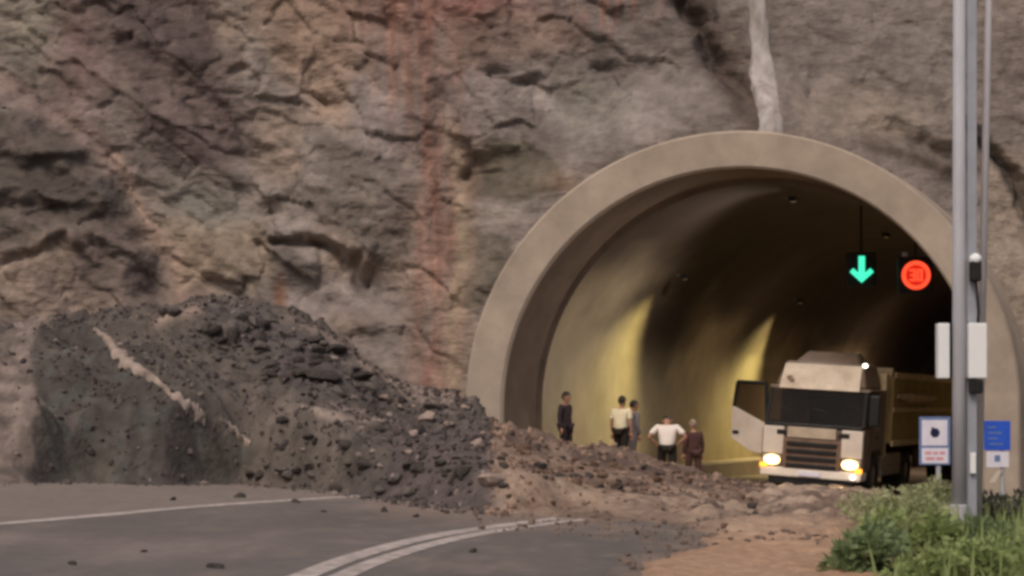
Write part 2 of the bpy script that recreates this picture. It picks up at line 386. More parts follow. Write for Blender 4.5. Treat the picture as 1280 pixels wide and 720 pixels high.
n = len(full); mb = MB(); mb.add([(x + AX.x * S_END, AX.y * S_END, z) for x, z in full], [tuple(range(n))]); mb.build('far_end', M['soot'], tun)
# low kerb along the left wall
mb = MB(); prof = [(-RL, -.4), (-RL, .42), (-RL + .7, .41), (-RL + .74, .37), (-RL + .74, -.4)]
arch_strip(mb, [(prof, s) for s in ss]); mb.build('walkway_kerb', M['concrete'], tun)

# sodium flood lamps on the vault, washing the left wall, plus added fill lamps
def tp(s, x, z): return Vector((CX + x + AX.x * s, YF + AX.y * s, z))
def tunnel_lamp(s, energy, size, label, x=-3.5, z=5.35, color=(1., .86, .36), aim=(-.6, -5.1, .3), blend=.9, rad=.15):
    p = tp(s, x, z)
    t = thing('tunnel_lamp', label, 'lamp', p, (0, 0, -TH), 'lamps fixed inside the tunnel')
    MB().box((-.10, -.16, -.02), (.08, .16, .10), bev=.02).build('lamp_housing', M['black'], t)
    MB().box((-.06, -.10, -.028), (.04, .10, -.021)).build('lamp_lens', M['sodium'], t)
    MB().box((-.22, -.04, .06), (-.141, .04, .12)).build('lamp_bracket', M['steel'], t)
    d = bpy.data.lights.new('lamp_light', 'SPOT'); d.energy = energy; d.color = color; d.spot_size = R(size); d.spot_blend = blend; d.shadow_soft_size = rad
    o = bpy.data.objects.new('lamp_light', d); COL.objects.link(o); o.parent = t; o.location = (-.02, 0, -.1)
    tgt = tp(s + aim[0], aim[1], aim[2]) - p
    o.rotation_euler = (Matrix.Rotation(TH, 3, 'Z') @ tgt).to_track_quat('-Z', 'Y').to_euler()
tunnel_lamp(7.0, 600, 88, 'small wall lamp nearest the tunnel mouth, casting a yellow patch behind the people', aim=(-1.0, -5.2, 1.0), blend=1)
tunnel_lamp(18.5, 1000, 88, 'small wall lamp deeper in the tunnel, casting a yellow patch beside the truck', aim=(-1.0, -5.2, 1.0), blend=1)
tunnel_lamp(3.6, 520, 150, 'added fill lamp high on the vault just inside the tunnel mouth', x=.2, z=7.0, color=(1., .90, .82), aim=(-.6, -4.2, 1.5), blend=1, rad=.3)  # unseen lamp added to lighten the near wall
tunnel_lamp(14.0, 560, 165, 'added fill lamp near the crown of the vault above the truck', x=.2, z=7.05, color=(1., .78, .52), aim=(0, 0, 0), blend=1, rad=.3)  # unseen lamp added as fill for the vault and trailer
tunnel_lamp(30.0, 1300, 165, 'added fill lamp far down the tunnel beyond the truck', x=.2, z=7.05, color=(1., .74, .48), aim=(0, 0, 0), blend=1, rad=.3)  # unseen lamp added to lift the blacks deep in the bore

# lane signals hanging from the vault
def hang_sign(name, label, px, py, Y):
    return thing(name, label, 'traffic signal', P(px, py, Y))
sg = hang_sign('lane_signal', 'lit green downward arrow lane signal hanging from the tunnel vault', 1077, 337, 44.)
MB().box((-.36,.0,-.42), (.36,.16,.42), bev=.03).build('signal_box', M['black'], sg)
MB().tube([(0,.08,.40), (0,.08,1.6)], .03).build('hanger', M['black'], sg)
mb = MB(); w = .075
mb.box((-w,-.03,-.16), (w,-.002,.33))
for sx in (-1, 1):
    v = [(0,-.32), (sx*.29,-.06), (sx*.21,.03), (0,-.15)]
    mb.add([(x,-.032,z) for x,z in v] + [(x,-.003,z) for x,z in v], [(0,1,2,3),(4,5,6,7),(0,1,5,4),(1,2,6,5),(2,3,7,6),(3,0,4,7)])
mb.build('arrow', M['led_green'], sg)
sr = hang_sign('lane_signal', 'lit red round signal with glowing ring and digits, under the right side of the vault', 1145, 344, 43.)
MB().box((-.43,.0,-.44), (.43,.16,.44), bev=.03).build('signal_box', M['black'], sr)
MB().tube([(0,.08,.42), (0,.08,1.6)], .03).build('hanger', M['black'], sr)
mb = MB(); n = 40
for i in range(n):
    a, b = 2*math.pi*i/n, 2*math.pi*(i+1)/n
    q = [(r*math.cos(t), r*math.sin(t)) for r, t in ((.25,a), (.345,a), (.345,b), (.25,b))]
    mb.add([(x,-.02,z) for x,z in q] + [(x,-.002,z) for x,z in q], [(0,1,2,3),(0,1,5,4),(1,2,6,5),(2,3,7,6),(3,0,4,7)])
mb.build('ring', M['led_red'], sr)
MB().tube([(0,-.001,0), (0,-.006,0)], [.249,.249], 30).build('lit_disc', M['led_red_dim'], sr)
def digit_strokes(pts, cx, w=.045):
    mb = MB()
    for (a, b) in zip(pts[:-1], pts[1:]):
        x0, x1 = sorted((a[0], b[0])); z0, z1 = sorted((a[1], b[1]))
        mb.box((cx+x0-w/2, -.03, z0-w/2), (cx+x1+w/2, -.0065, z1+w/2))
    return mb
digit_strokes([(-.05,.12),(.05,.12),(.05,-.12),(-.05,-.12)], -.085).box((-.135,-.031,-.02), (-.05,-.007,.02)).build('digit', M['led_red'], sr)
digit_strokes([(-.045,.12),(.045,.12),(.045,-.12),(-.045,-.12),(-.045,.12)], .085).build('digit', M['led_red'], sr)
lp = tag(MB().box((-.06,-.06,-.05), (.06,.06,.05), bev=.02).build('camera_unit', M['galv'], None), 'tiny grey unit fixed above and left of the red signal', 'camera')
lp.location = P(1131, 318, 43.)

# ------------------------------------------------------------------ rock cliff
def cliff_Y(X, Z):
    px = 640 + X * F / 43.5; py = HZ - (Z - EYE) * F / 43.5
    wx = px + 16 * fbm(X*.5, Z*.5, 3.1, 5, 3) + 5 * fbm(X*2, Z*2, 1.1, 8, 2); wy = py + 16 * fbm(X*.5, Z*.5, 9.7, 6, 3) + 5 * fbm(X*2, Z*2, 4.1, 9, 2)
    Y = 41.4 + .20 * np.maximum(Z - 1, 0) + .0 * X
    Y = Y + .9 * sst(-2, -9, X)
    Yp = Y
    # large relief
    nrm = ridged(X*.16 + .3, Z*.20, 1.7, 11, 4) * .55 + fbm(X*.35, Z*.35, .3, 13, 4) * .45
    # beds dipping to the right
    u = X*.82 - Z*.57; wv = X*.57 + Z*.82                      # along / across the beds
    beds = ridged(u*.16, wv*.95, .5, 21, 4) * .26
    lm = sst(520, 200, px)
    right = sst(800, 930, px)
    Y = Y - .58 * nrm * (1 - .5*right) - beds * (.25 + .9*lm) * (1 - .7*right)
    d, d2, cid = worley(u*.9 + .3*fbm(X, Z, 0., 3, 2), wv*1.5, 4)
    Y = Y - (.20*cid + .06*sst(0, .3, d2-d)) * (1 - .75*right)
    d, d2, cid = worley(u*2.6 + .3*fbm(X*2, Z*2, 0., 3, 2), wv*3.6, 5)
    Y = Y - (.05*cid + .03*sst(0, .3, d2-d)) * (1 - .7*right)
    Y = Y - fbm(u*1.3, wv*2.8, 4.4, 31, 4) * .05 - fbm(X*7, Z*7, 2.2, 37, 3) * .018
    # layered ridge at the left coming forward
    r = inside(wx, wy, [(-700,40),(-100,70),(0,100),(75,140),(112,178),(168,245),(220,350),(245,430),(-100,520),(-700,520)])
    Y = Y - 1.5 * sst(-4, 50, r)
    for pts in ([(-60,205),(40,225),(105,205),(160,240)], [(-60,262),(60,268),(110,265),(150,285)], [(20,330),(110,300),(165,330),(200,350)], [(85,300),(120,330)]):
        Y = Y + .26 * np.exp(-(dline(wx, wy + 3, pts)/7)**2) - .2 * np.exp(-(dline(wx, wy + 16, pts)/12)**2)
    Y = Y - .9 * blob(px, py, 190, 90, 120, 130, 3)
    Y = Y - .7 * blob(wx, wy, 455, 240, 70, 85, 4)
    Y = Y + .7 * np.exp(-(dline(wx, wy, [(360,308),(395,318),(425,332),(455,348)])/6.5)**2)
    Y = Y - .55 * np.exp(-(dline(wx, wy, [(350,292),(400,300),(450,330)])/12)**2)
    Y = Y + .5 * blob(px, py, 430, 365, 70, 26, 4)
    Y = Y - .45 * np.exp(-(dline(wx, wy, [(500,-20),(522,110),(545,200),(552,300),(540,400)])/20)**2)
    Y = Y + .55 * sst(0, 24, inside(wx, wy, [(570,182),(640,178),(700,188),(712,240),(640,238),(574,240)]))
    Y = Y + .55 * sst(0, 24, inside(wx, wy, [(566,275),(640,285),(640,340),(590,370),(566,370)]))
    Y = Y + 1.25 * np.exp(-(dline(wx, wy, [(850,-10),(880,45),(905,95),(932,150)])/13)**2) + .6 * sst(40, 0, dline(wx, wy, [(905,-30),(915,60),(932,140)]))
    Y = Y + .5 * np.exp(-(dline(wx, wy, [(1085,178),(1140,196),(1195,232)])/12)**2) - .5 * np.exp(-(dline(wx, wy, [(1080,150),(1150,165),(1210,205)])/14)**2)
    Y = Y + .9 * np.exp(-(dline(wx, py, [(1205,155),(1222,172),(1245,196),(1272,240),(1320,330)])/6.)**2)
    for cx, cy, rx, ry in ((160,50,7,6),(355,265,14,9),(620,90,12,7),(665,100,20,6),(415,130,22,6),(1020,110,5,5),(308,90,9,5),(640,270,26,7),(590,230,9,8),(760,85,16,6)):
        Y = Y + .45 * blob(wx, wy, cx, cy, rx, ry)
    Y = Yp + .62 * (Y - Yp)
    # keep the rock in behind the concrete arch
    rr = np.hypot(X - CX, np.maximum(Z - CZ, 0) if True else 0)
    w = sst(2.2, .2, rr - RO)
    Y = Y * (1 - w) + (np.clip(Y, 40.7, 42.2) * .45 + 41.1 * .55) * w
    return np.maximum(Y, 34.)
xs = np.concatenate([np.arange(-26, -13.5, .3), np.arange(-13.5, 14.5, .062), np.arange(14.5, 30, .3)])
zs_ = np.concatenate([np.arange(-1.5, 14.0, .062), np.arange(14.0, 26, .3)])
X, Z = np.meshgrid(xs, zs_)
Y = cliff_Y(X, Z)
# gentle sideways overhang so ledges undercut
Zd = Z + .12 * fbm(X*1.1, Z*1.1, 7.7, 51, 3); Xd = X + .12 * fbm(X*1.1, Z*1.1, 2.7, 57, 3)
hole = ~((np.hypot(X - CX, np.maximum(Z - CZ, 0)) < RO - .22))
px, py = proj(Xd, Y, Zd)
wx = px + 14 * fbm(X*.6, Z*.6, 3.1, 61, 4); wy = py + 14 * fbm(X*.6, Z*.6, 9.7, 62, 4)
C = np.empty(X.shape + (3,)); C[:] = S(110, 101, 95)
def paint(w, c, k=1.):
    global C
    w = np.clip(w * k, 0, 1)[..., None]; C = C * (1 - w) + np.array(S(*c)) * w
paint(sst(60, 30, px) * sst(330, 400, py), (122, 109, 101), .8)
n1 = fbm(X*.35, Z*.35, .9, 71, 4); n2 = fbm(X*1.3, Z*1.3, .2, 73, 4); n3 = fbm(X*.8+Z*.5, Z*.3, .2, 75, 4)
u = X*.82 - Z*.57; wv = X*.57 + Z*.82
paint(sst(.1, .8, n1), (124, 108, 96), .7); paint(sst(-.1, -.8, n1), (92, 84, 80), .7)
paint(blob(wx, wy, 40, 30, 70, 90, 3), (108, 101, 91), .9)
paint(blob(wx, wy, 100, 60, 34, 110), (98, 76, 74), .8)
paint(sst(-10, 40, inside(wx, wy, [(95,-60),(270,-60),(300,60),(330,180),(240,230),(150,150),(110,80)])), (74, 63, 61), .95)
paint(sst(-10, 30, inside(wx, wy, [(190,100),(330,120),(310,215),(230,215)])), (100, 86, 82), .6)
paint(sst(-14, 16, inside(wx, wy, [(-300,120),(-20,120),(80,150),(150,195),(172,260),(110,300),(-300,310)])), (76, 69, 64), .95)
paint(sst(-10, 16, inside(wx, wy, [(80,280),(160,270),(210,350),(190,390),(110,360)])), (94, 83, 79), .7)
paint(np.exp(-(dline(wx, wy, [(-40,85),(10,105),(75,140),(125,190),(150,215)])/16)**2), (128, 110, 103), .8)
paint(np.exp(-(dline(wx, wy, [(150,205),(180,260),(215,340),(235,420)])/10)**2), (130, 110, 98), .7)
paint(sst(-10, 30, inside(wx, wy, [(295,-40),(480,-40),(470,90),(440,170),(400,170),(350,100)])), (126, 107, 93), .85)
paint(sst(-8, 20, inside(wx, wy, [(195,265),(320,260),(350,330),(320,370),(215,350)])), (118, 104, 88), .7)
paint(blob(wx, wy, 250, 255, 40, 32), (98, 98, 90), .7)
paint(sst(-8, 26, inside(wx, wy, [(395,175),(470,165),(520,210),(520,330),(460,340),(400,290)])), (88, 80, 74), .9)
paint(blob(wx, wy, 480, 150, 30, 50), (112, 103, 101), .7)
paint(blob(wx, wy, 425, 372, 75, 30, 4), (120, 111, 107), .8)
paint(blob(wx, wy, 290, 340, 45, 26, 3), (120, 108, 96), .6)
paint(sst(-8, 24, inside(wx, wy, [(555,20),(720,10),(760,60),(650,90),(570,90)])), (112, 92, 82), .6)
paint(sst(-8, 24, inside(wx, wy, [(560,90),(700,100),(860,90),(850,160),(740,200),(690,170),(580,170)])), (115, 106, 102), .7)
paint(blob(wx, wy, 740, 130, 60, 35, 3), (96, 93, 84), .7)
paint(sst(-5, 7, inside(wx, wy, [(568,182),(640,178),(690,190),(712,240),(640,242),(572,240)])), (86, 79, 69), 1.)
paint(blob(wx, wy, 700, 232, 20, 22), (92, 74, 60), .8)
paint(sst(-5, 9, inside(wx, wy, [(564,280),(640,285),(642,330),(590,400),(560,390)])), (90, 83, 74), 1.)
paint(blob(wx, wy, 610, 258, 45, 13), (124, 115, 106), .8)
paint(sst(0, 1, (n2 + .6*n3)) * sst(620, 300, px), (74, 64, 60), .35)
# red-brown seep running down the face
wid = np.interp(py, [-60, 60, 130, 250, 400], [95, 72, 40, 36, 30])
ctr = np.interp(py, [-60, 0, 120, 200, 300, 400], [500, 505, 528, 545, 553, 540])
st = np.exp(-(((wx*.4 + px*.6) - ctr)/wid)**2) * (.72 + (.5)*fbm(px*.09, py*.010, 0., 81, 3))
paint(st, (112, 82, 71), .95)
paint(st * sst(.1, .6, fbm(px*.16, py*.010, 3., 83, 3)), (138, 110, 98), .5)
paint(np.exp(-((px - ctr - 26)/10)**2) * sst(120, 180, py), (132, 116, 98), .8)
paint(blob(wx, wy, 765, 0, 45, 36) * sst(-.3, .5, fbm(px*.12, py*.02, 0., 85, 3)), (126, 92, 82), .8)
paint(blob(wx, wy, 610, 5, 70, 22) * .7, (128, 84, 76), .9)
paint(blob(px, wy, 350, 365, 8, 24), (112, 78, 58), .9)
# smoother shotcreted face to the right of the chute
paint(sst(930, 975, px), (104, 94, 88), .85); paint(blob(wx, wy, 1020, 60, 60, 60), (94, 87, 83), .6); paint(blob(wx, wy, 1090, 140, 90, 34), (122, 110, 98), .8)
paint(blob(wx, wy, 1160, 60, 60, 60), (98, 93, 88), .6)
paint(blob(wx, wy, 1270, 90, 50, 60), (88, 78, 74), .6)
paint(sst(0, 30, px - np.interp(py, [140, 200, 300, 600], [1200, 1240, 1290, 1300])*0 - 1205) * sst(165, 215, py), (128, 115, 102), .9)
paint(np.exp(-(dline(wx, wy, [(845,-20),(880,45),(905,95),(932,160)])/22)**2), (62, 53, 48), .9)  # shade of the carved crevice painted into the rock colour
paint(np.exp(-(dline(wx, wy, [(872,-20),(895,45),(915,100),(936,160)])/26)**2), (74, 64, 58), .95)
paint(np.exp(-(dline(wx, wy, [(1075,172),(1140,190),(1200,228)])/15)**2), (68, 58, 50), .95)  # shade of the undercut and the crack painted in too
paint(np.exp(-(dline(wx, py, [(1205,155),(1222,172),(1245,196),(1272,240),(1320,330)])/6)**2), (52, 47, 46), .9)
C = C * (1 + .20 * np.clip(fbm(u*.45, wv*2.2, 0., 181, 4), -1, 1) * (1 - .6*sst(930, 975, px)) + .16 * np.clip(n2, -1, 1) + .07 * np.clip(fbm(X*4, Z*4, 0., 91, 3), -1, 1))[..., None]
C = C * .96 + .04 * C.mean(-1, keepdims=True)
kind(grid_mesh('rock_cliff', Xd, Y, Zd, M['cliff'], hole, np.clip(C, .01, .8)))

# pale drain chute running down the rock to the crown
mb = MB(); v = []; f = []; K = 70
path = [(944,-330), (945,-120), (946,0), (950,50), (956,100), (962,140), (965,205)]
pyv = np.linspace(-330, 205, K)
for i, py_ in enumerate(pyv):
    pxc = np.interp(py_, [p[1] for p in path], [p[0] for p in path])
    x0 = (pxc - 640) / F * 43.; z0 = EYE - (py_ - HZ) / F * 43.
    yb = min(float(cliff_Y(np.array([[x0 + dx]]), np.array([[z0]]))[0, 0]) for dx in (-.15, 0, .15, .3))
    s_ = yb / 43.; x0 *= s_; hw = (.26 + .05 * float(noise(z0*1.3, 0, 0, 5)) + .03 * float(noise(z0*5, 0, 0, 6)))
    rg = .03 * float(noise(z0*4, 3, 0, 7))
    for a, b in ((-1.05, .5), (-1, .03), (-.72, -.03), (-.35, -.04 + rg), (.3, -.04 - rg), (.7, -.04), (1, .02), (1.05, .5)):
        v.append((x0 + a * hw + .03 * float(noise(z0*3, a*2, 0, 9)), yb + b - .04, z0))
nn = 8
for i in range(K - 1):
    for k in range(nn - 1): f.append((i*nn+k, i*nn+k+1, (i+1)*nn+k+1, (i+1)*nn+k))
mb.add(v, f); tag(mb.build('drain_chute', M['chute'], smooth=True), 'pale grey chute streaking down the rock face to the crown of the arch', 'drain chute')

# ------------------------------------------------------------------ landslide heap
def hp(px, py, Y): return (px - 640) / F * Y, EYE - (py - HZ) / F * Y
crest = [(-260,432,38.6), (-60,420,38.4), (20,408,38.4), (60,405,38.4), (100,412,38.4), (160,402,38.9), (230,380,39.6), (300,384,40.2), (360,402,40.0), (420,430,39.6), (480,482,39.2), (540,506,39.0), (590,510,38.8), (640,536,38.2), (700,548,37.8), (760,566,37.6), (800,576,37.4), (868,588,37.0), (900,598,36.8), (1000,622,36.2), (1060,640,35.4), (1120,652,35)]
cXZ = np.array([(*hp(a, b, c), c) for a, b, c in crest])
toes = [(90,604), (160,605), (300,606), (380,612), (450,621), (540,630), (600,636), (640,640), (700,638), (800,640), (900,646), (1000,656), (1060,668)]
tXY = np.array([(-15, 30.6), (-12, 31.1), (-9.4, 31.6)] + [G(*q) for q in toes])
def heap_h(X, Y):
    H = np.interp(X, cXZ[:,0], cXZ[:,1]) - gz(X); yc = np.interp(X, cXZ[:,0], cXZ[:,2]); yt = np.interp(X, tXY[:,0], tXY[:,1])
    yt = yt + .35 * fbm(X*.9, Y*.2, 0., 101, 3); 
    t = (Y - yt) / np.maximum(yc - yt, .8)
    rise = np.where(t < 1, np.clip(t, -1, 1), 1.)
    prof = np.where(rise > 0, .30 * sst(0, .16, rise) + .70 * np.clip(rise, 0, 1) ** 1.05, rise * .8)
    back = np.where(X > -1.2, np.clip(1 - (Y - yc) / 2.2, -.3, 1), 1.)
    back = np.where(Y > yc, back, 1.)
    h = H * prof * np.where(prof > 0, back, 1)
    env = np.clip(h / .5, 0, 1)
    amp = np.clip(.35 + H * .25, .3, 1.2)
    d, d2, cid = worley(X*1.3 + .25*fbm(X*2, Y*2, 0., 3, 2), Y*1.3, 104); e, e2, cid2 = worley(X*3.6, Y*3.6, 105)
    g_, g2, cid3 = worley(X*8, Y*8, 106)
    lump = .20 * (cid * .6 + .4) * (1 - d*1.1) + .085 * (cid2 * .6 + .4) * (1 - e*1.2) + .035 * cid3
    smooth_l = sst(-4.2, -5.2, X)
    h = h + env * amp * 1.3 * (lump * (1 - .45*smooth_l) * (1 - .72*sst(-.4, .3, X)*sst(1.05, .8, t)) + .16 * fbm(X*.8, Y*.8, 0., 107, 4) + .07*fbm(X*.3, Y*4., 0., 108, 2)*smooth_l)
    return h
X, Y = np.meshgrid(np.arange(-15, 8.6, .06), np.arange(27.5, 43.2, .06))
H = heap_h(X, Y); Zh = gz(X) + H; HEAP_Z = gz(X) + np.maximum(H, 0)
px, py = proj(X, Y, Zh)
n1 = fbm(X*.9, Y*.9, .3, 111, 4); n2 = fbm(X*3, Y*3, .3, 113, 3)
wx = px + 9*fbm(X*1.2, Y*1.2, 0., 115, 3); wy = py + 7*fbm(X*1.2, Y*1.2, 5., 116, 3)
C = np.empty(X.shape + (3,)); C[:] = S(74, 68, 63)
paint(sst(0, .8, n1), (90, 82, 76), .7); paint(sst(0, -.8, n1), (58, 52, 51), .7)
dk = sst(-12, 14, inside(wx, wy, [(45,395),(125,408),(165,455),(245,520),(320,560),(310,612),(30,615),(55,540),(40,470)]))
paint(dk, (64, 59, 56), .9); paint(dk * sst(-.2, .6, n1), (76, 71, 65), .7); paint(dk * sst(.2, .7, n2), (62, 68, 64), .4)
paint(sst(-10, 10, inside(wx, wy, [(250,375),(330,390),(430,440),(480,500),(400,500),(320,450)])), (72, 66, 66), .7)
paint(sst(-8, 10, inside(wx, wy, [(360,400),(470,440),(560,460),(580,505),(500,500),(430,450)])), (124, 110, 102), .7)
paint(np.exp(-(dline(wx, wy, [(200,408),(230,392),(250,385)])/7)**2), (126, 110, 100), .8)
paint(np.exp(-(dline(wx, wy, [(400,512),(450,525),(500,530)])/6)**2), (132, 118, 110), .8)
paint(sst(-10, 10, inside(wx, wy, [(490,520),(640,540),(640,630),(480,625)])), (72, 64, 63), .8)
cr_y = np.interp(px, [c[0] for c in crest], [c[1] for c in crest]); below = wy - cr_y
rt = sst(600, 640, wx)
paint(rt, (136, 118, 103), .95); paint(rt * sst(-.2, .6, n1), (120, 100, 86), .6)
paint(rt * sst(34, 12, below), (92, 76, 68), .9); paint(rt * sst(34, 12, below) * sst(-.1, .5, n2), (64, 53, 49), .8)
paint(rt * np.exp(-(dline(wx, wy, [(660,580),(700,592),(760,602),(850,626)])/8)**2), (76, 62, 55), 1.)
paint(rt * np.exp(-(dline(wx, wy, [(640,625),(690,633),(780,636)])/4)**2), (104, 84, 72), .7)
lf = sst(-3, 9, -px + np.interp(py, [400, 470, 520, 560, 610], [52, 40, 58, 36, 40]) + 13*fbm(px*.03, py*.03, 0., 195, 3)); paint(lf, (112, 100, 93), .95); paint(lf * sst(-.1, .4, fbm(px*.03, py*.08, 0., 191, 4)), (80, 72, 68), .85)
kind(grid_mesh('landslide_heap', X, Y, Zh, M['heap'], H > -.35, np.clip(C * (1 + .14*n2[..., None]), .01, .8)))

# ------------------------------------------------------------------ mud flow over the road
X, Y = np.meshgrid(np.arange(-2.5, 9.6, .055), np.arange(12.0, 41.5, .055))
px, py = proj(X, Y, gz(X)); wx = px + 16*fbm(X*1., Y*.55, 0., 121, 4); wx = wx + 5*fbm(X*4, Y*3, 0., 125, 2); wy = py + 5*fbm(X*1., Y*.55, 5., 122, 4) + 1.6*fbm(X*4, Y*3, 5., 126, 2)
d = inside(wx, wy, [(a, b) for a, b in outline])
d = np.minimum(d, 40)
edge = d / F * Y * 3.5                          # roughly metres across the ground
thick = .14 + .10 * fbm(X*.7, Y*.5, 0., 123, 4) + .05*fbm(X*2.4, Y*2.4, 0., 124, 3)
far = sst(24, 29, Y)
ridge_ = 1.5 * np.exp(-(dline(px, py, [(680,590),(760,600),(840,622),(900,628)])/6)**2)*.12 + np.exp(-(dline(px, py, [(900,628),(1000,650),(1060,655)])/6)**2)*.12
H = np.minimum(sst(-.0, .6, edge) * (thick * (.35 + .65*far)) , .5) + np.where(edge < 0, np.maximum(edge, -.4) * .4, 0) + (.07*ridged(X*.55 + Y*.12, Y*1.3, 0., 161, 4) + .03*fbm(X*6, Y*6, 0., 162, 3)) * sst(.1, .8, edge) * sst(22, 27, Y) + ridge_ * sst(0, .3, edge) * (1 + .6*fbm(X*3, Y*2, 0., 127, 3))
n1 = fbm(X*.8, Y*.45, .3, 131, 4); n2 = fbm(X*2.5, Y*1.5, .3, 133, 3)
C = np.empty(X.shape + (3,)); C[:] = S(130, 112, 97)
paint(sst(.0, .7, n1), (148, 131, 116), .7); paint(sst(-.05, -.7, n1), (100, 85, 75), .8)
paint(sst(655, 690, py) , (146, 117, 94), .85)
paint(np.clip(ridge_ * 8, 0, 1) * sst(-.3, .3, n2), (88, 70, 60), .9)
paint(sst(.2, .6, fbm(X*.9 + Y*.3, Y*2.2, 0., 135, 4)) * sst(675, 650, py), (84, 70, 62), .85); paint(sst(.35, .8, n2) * sst(665, 640, py), (92, 77, 68), .7)
paint(sst(.5, .0, edge), (110, 92, 80), .5)
MUDP = (X, Y, edge, H)
kind(grid_mesh('mud', X, Y, gz(X) + .008 + H, M['mud'], edge > -.3, np.clip(C, .01, .8)))

# ------------------------------------------------------------------ rocks
def rock_mesh(seed, flat=.7):
    rnd = random.Random(seed); bm = bmesh.new(); bmesh.ops.create_icosphere(bm, subdivisions=2, radius=1)
    cuts = [(Vector((rnd.gauss(0,1), rnd.gauss(0,1), rnd.gauss(0,1))).normalized(), rnd.uniform(.45, .8)) for _ in range(9)]
    for v in bm.verts:
        for n_, k in cuts:
            q = v.co.dot(n_)
            if q > k: v.co -= n_ * (q - k)
        v.co += Vector((rnd.uniform(-1,1), rnd.uniform(-1,1), rnd.uniform(-1,1))) * .04
    bmesh.ops.scale(bm, vec=(1, rnd.uniform(.7, 1.), rnd.uniform(.5, .8)), verts=bm.verts)
    me = bpy.data.meshes.new('rock'); bm.to_mesh(me); bm.free(); return me
protos = {}
for k in ('rock_grey', 'rock_dark', 'rock_pale', 'rock_brown'):
    protos[k] = []
    for i in range(5):
        me = rock_mesh(hash(k) % 1 + i * 13 + len(k)); me.materials.append(M[k]); protos[k].append(me)
rnd = random.Random(3)
def place_rock(mk, x, y, z, r, label, group):
    o = bpy.data.objects.new('rock', rnd.choice(protos[mk])); COL.objects.link(o)
    o.location = (x, y, z + r * .18); o.scale = (r * rnd.uniform(.8, 1.3), r * rnd.uniform(.8, 1.2), r * rnd.uniform(.7, 1.1))
    o.rotation_euler = (rnd.uniform(-.5, .5), rnd.uniform(-.5, .5), rnd.uniform(0, 6.28))
    tag(o, label, 'rock', group)
_ys = np.arange(28., 42.5, .05)
_hx, _hy = np.arange(-15, 8.6, .06), np.arange(27.5, 43.2, .06)
def heap_at(x, y):                               # bilinear look-up in the heap's own height field
    i = np.clip((np.asarray(x) + 15) / .06, 0, len(_hx) - 2.01); j = np.clip((np.asarray(y) - 27.5) / .06, 0, len(_hy) - 2.01)
    a, b = i.astype(int), j.astype(int); u, v = i - a, j - b; h = HEAP_Z
    return (h[b,a]*(1-u) + h[b,a+1]*u) * (1-v) + (h[b+1,a]*(1-u) + h[b+1,a+1]*u) * v
def hit_heap(px_, py_):                          # where the heap stands under that sight line
    x = (px_ - 640) / F * _ys; z = EYE - (py_ - HZ) / F * _ys; h = heap_at(x, _ys); k = np.nonzero(h >= z)[0]
    return (float(x[k[0]]), float(_ys[k[0]]), float(h[k[0]])) if len(k) else None
zones = [  # polygon on the heap, count, sizes, kinds, label, group
    ([(205,390),(300,385),(420,430),(485,495),(400,505),(300,450)], 78, (.09,.34), ('rock_grey','rock_dark','rock_dark','rock_dark','rock_grey'), 'angular dark grey rock piled high on the heap below the cliff', 'rocks on the upper heap'),
    ([(480,500),(590,510),(640,545),(630,615),(560,600),(470,560)], 50, (.08,.27), ('rock_grey','rock_dark','rock_dark','rock_pale'), 'angular grey rock on the low end of the heap by the arch foot', 'rocks by the arch foot'),
    ([(320,520),(480,530),(600,610),(520,630),(400,612),(300,600)], 46, (.07,.25), ('rock_grey','rock_dark','rock_dark'), 'dark rock half buried in the front of the grey heap', 'rocks in the heap front'),
    ([(640,548),(760,578),(900,602),(1050,640),(1040,655),(880,625),(740,598),(650,575)], 34, (.06,.17), ('rock_brown','rock_dark','rock_dark','rock_brown'), 'muddy brown rock in the low bank across the tunnel mouth', 'rocks across the tunnel mouth'),
    ([(670,582),(760,598),(850,621),(930,636),(920,646),(840,634),(740,612),(680,598)], 40, (.05,.15), ('rock_brown','rock_dark','rock_dark'), 'small muddy stone in the dark strip of rubble on the pale mud slope', 'stones on the mud slope')]
for poly, cnt, (ra, rb), kinds, label, group in zones:
    k = 0; tries = 0; bx = [p[0] for p in poly]; by = [p[1] for p in poly]
    while k < cnt and tries < 900:
        tries += 1; a, b = rnd.uniform(min(bx), max(bx)), rnd.uniform(min(by), max(by))
        if float(inside(np.array([a]), np.array([b]), poly)[0]) < 0: continue
        q = hit_heap(a, b)
        if not q: continue
        place_rock(rnd.choice(kinds), *q, ra + (rb - ra) * rnd.random() ** 2.2, label, group); k += 1
for a, b, r in ((700,618,.10),(735,612,.08),(930,640,.12),(965,646,.10),(1010,652,.10),(880,636,.08),(905,668,.09),(990,640,.07),(850,630,.07),(1030,662,.08)):
    x, y = G(a, b); place_rock('rock_brown', x, y, gzf(x) + .12, r, 'small brown rock stuck in the pale mud before the truck', 'rocks in the mud')
for a, b, r in ((270,710,.11),(300,622,.13),(215,625,.08),(370,628,.10),(405,640,.06),(590,690,.08),(480,640,.10),(520,646,.08),(90,706,.06),(180,690,.05),(560,642,.07)):
    x, y = G(a, b); place_rock('rock_dark', x, y, gzf(x), r, 'loose dark stone lying on the bare asphalt left of the mud', 'stones on the asphalt')
for _ in range(26):
    a, b = rnd.uniform(870, 1085), rnd.uniform(632, 662)
    x, y = G(a, b); place_rock(rnd.choice(('rock_brown','rock_dark')), x, y, gzf(x) + .10, rnd.uniform(.05, .15), 'small brown rock stuck in the pale mud before the truck', 'rocks in the mud')
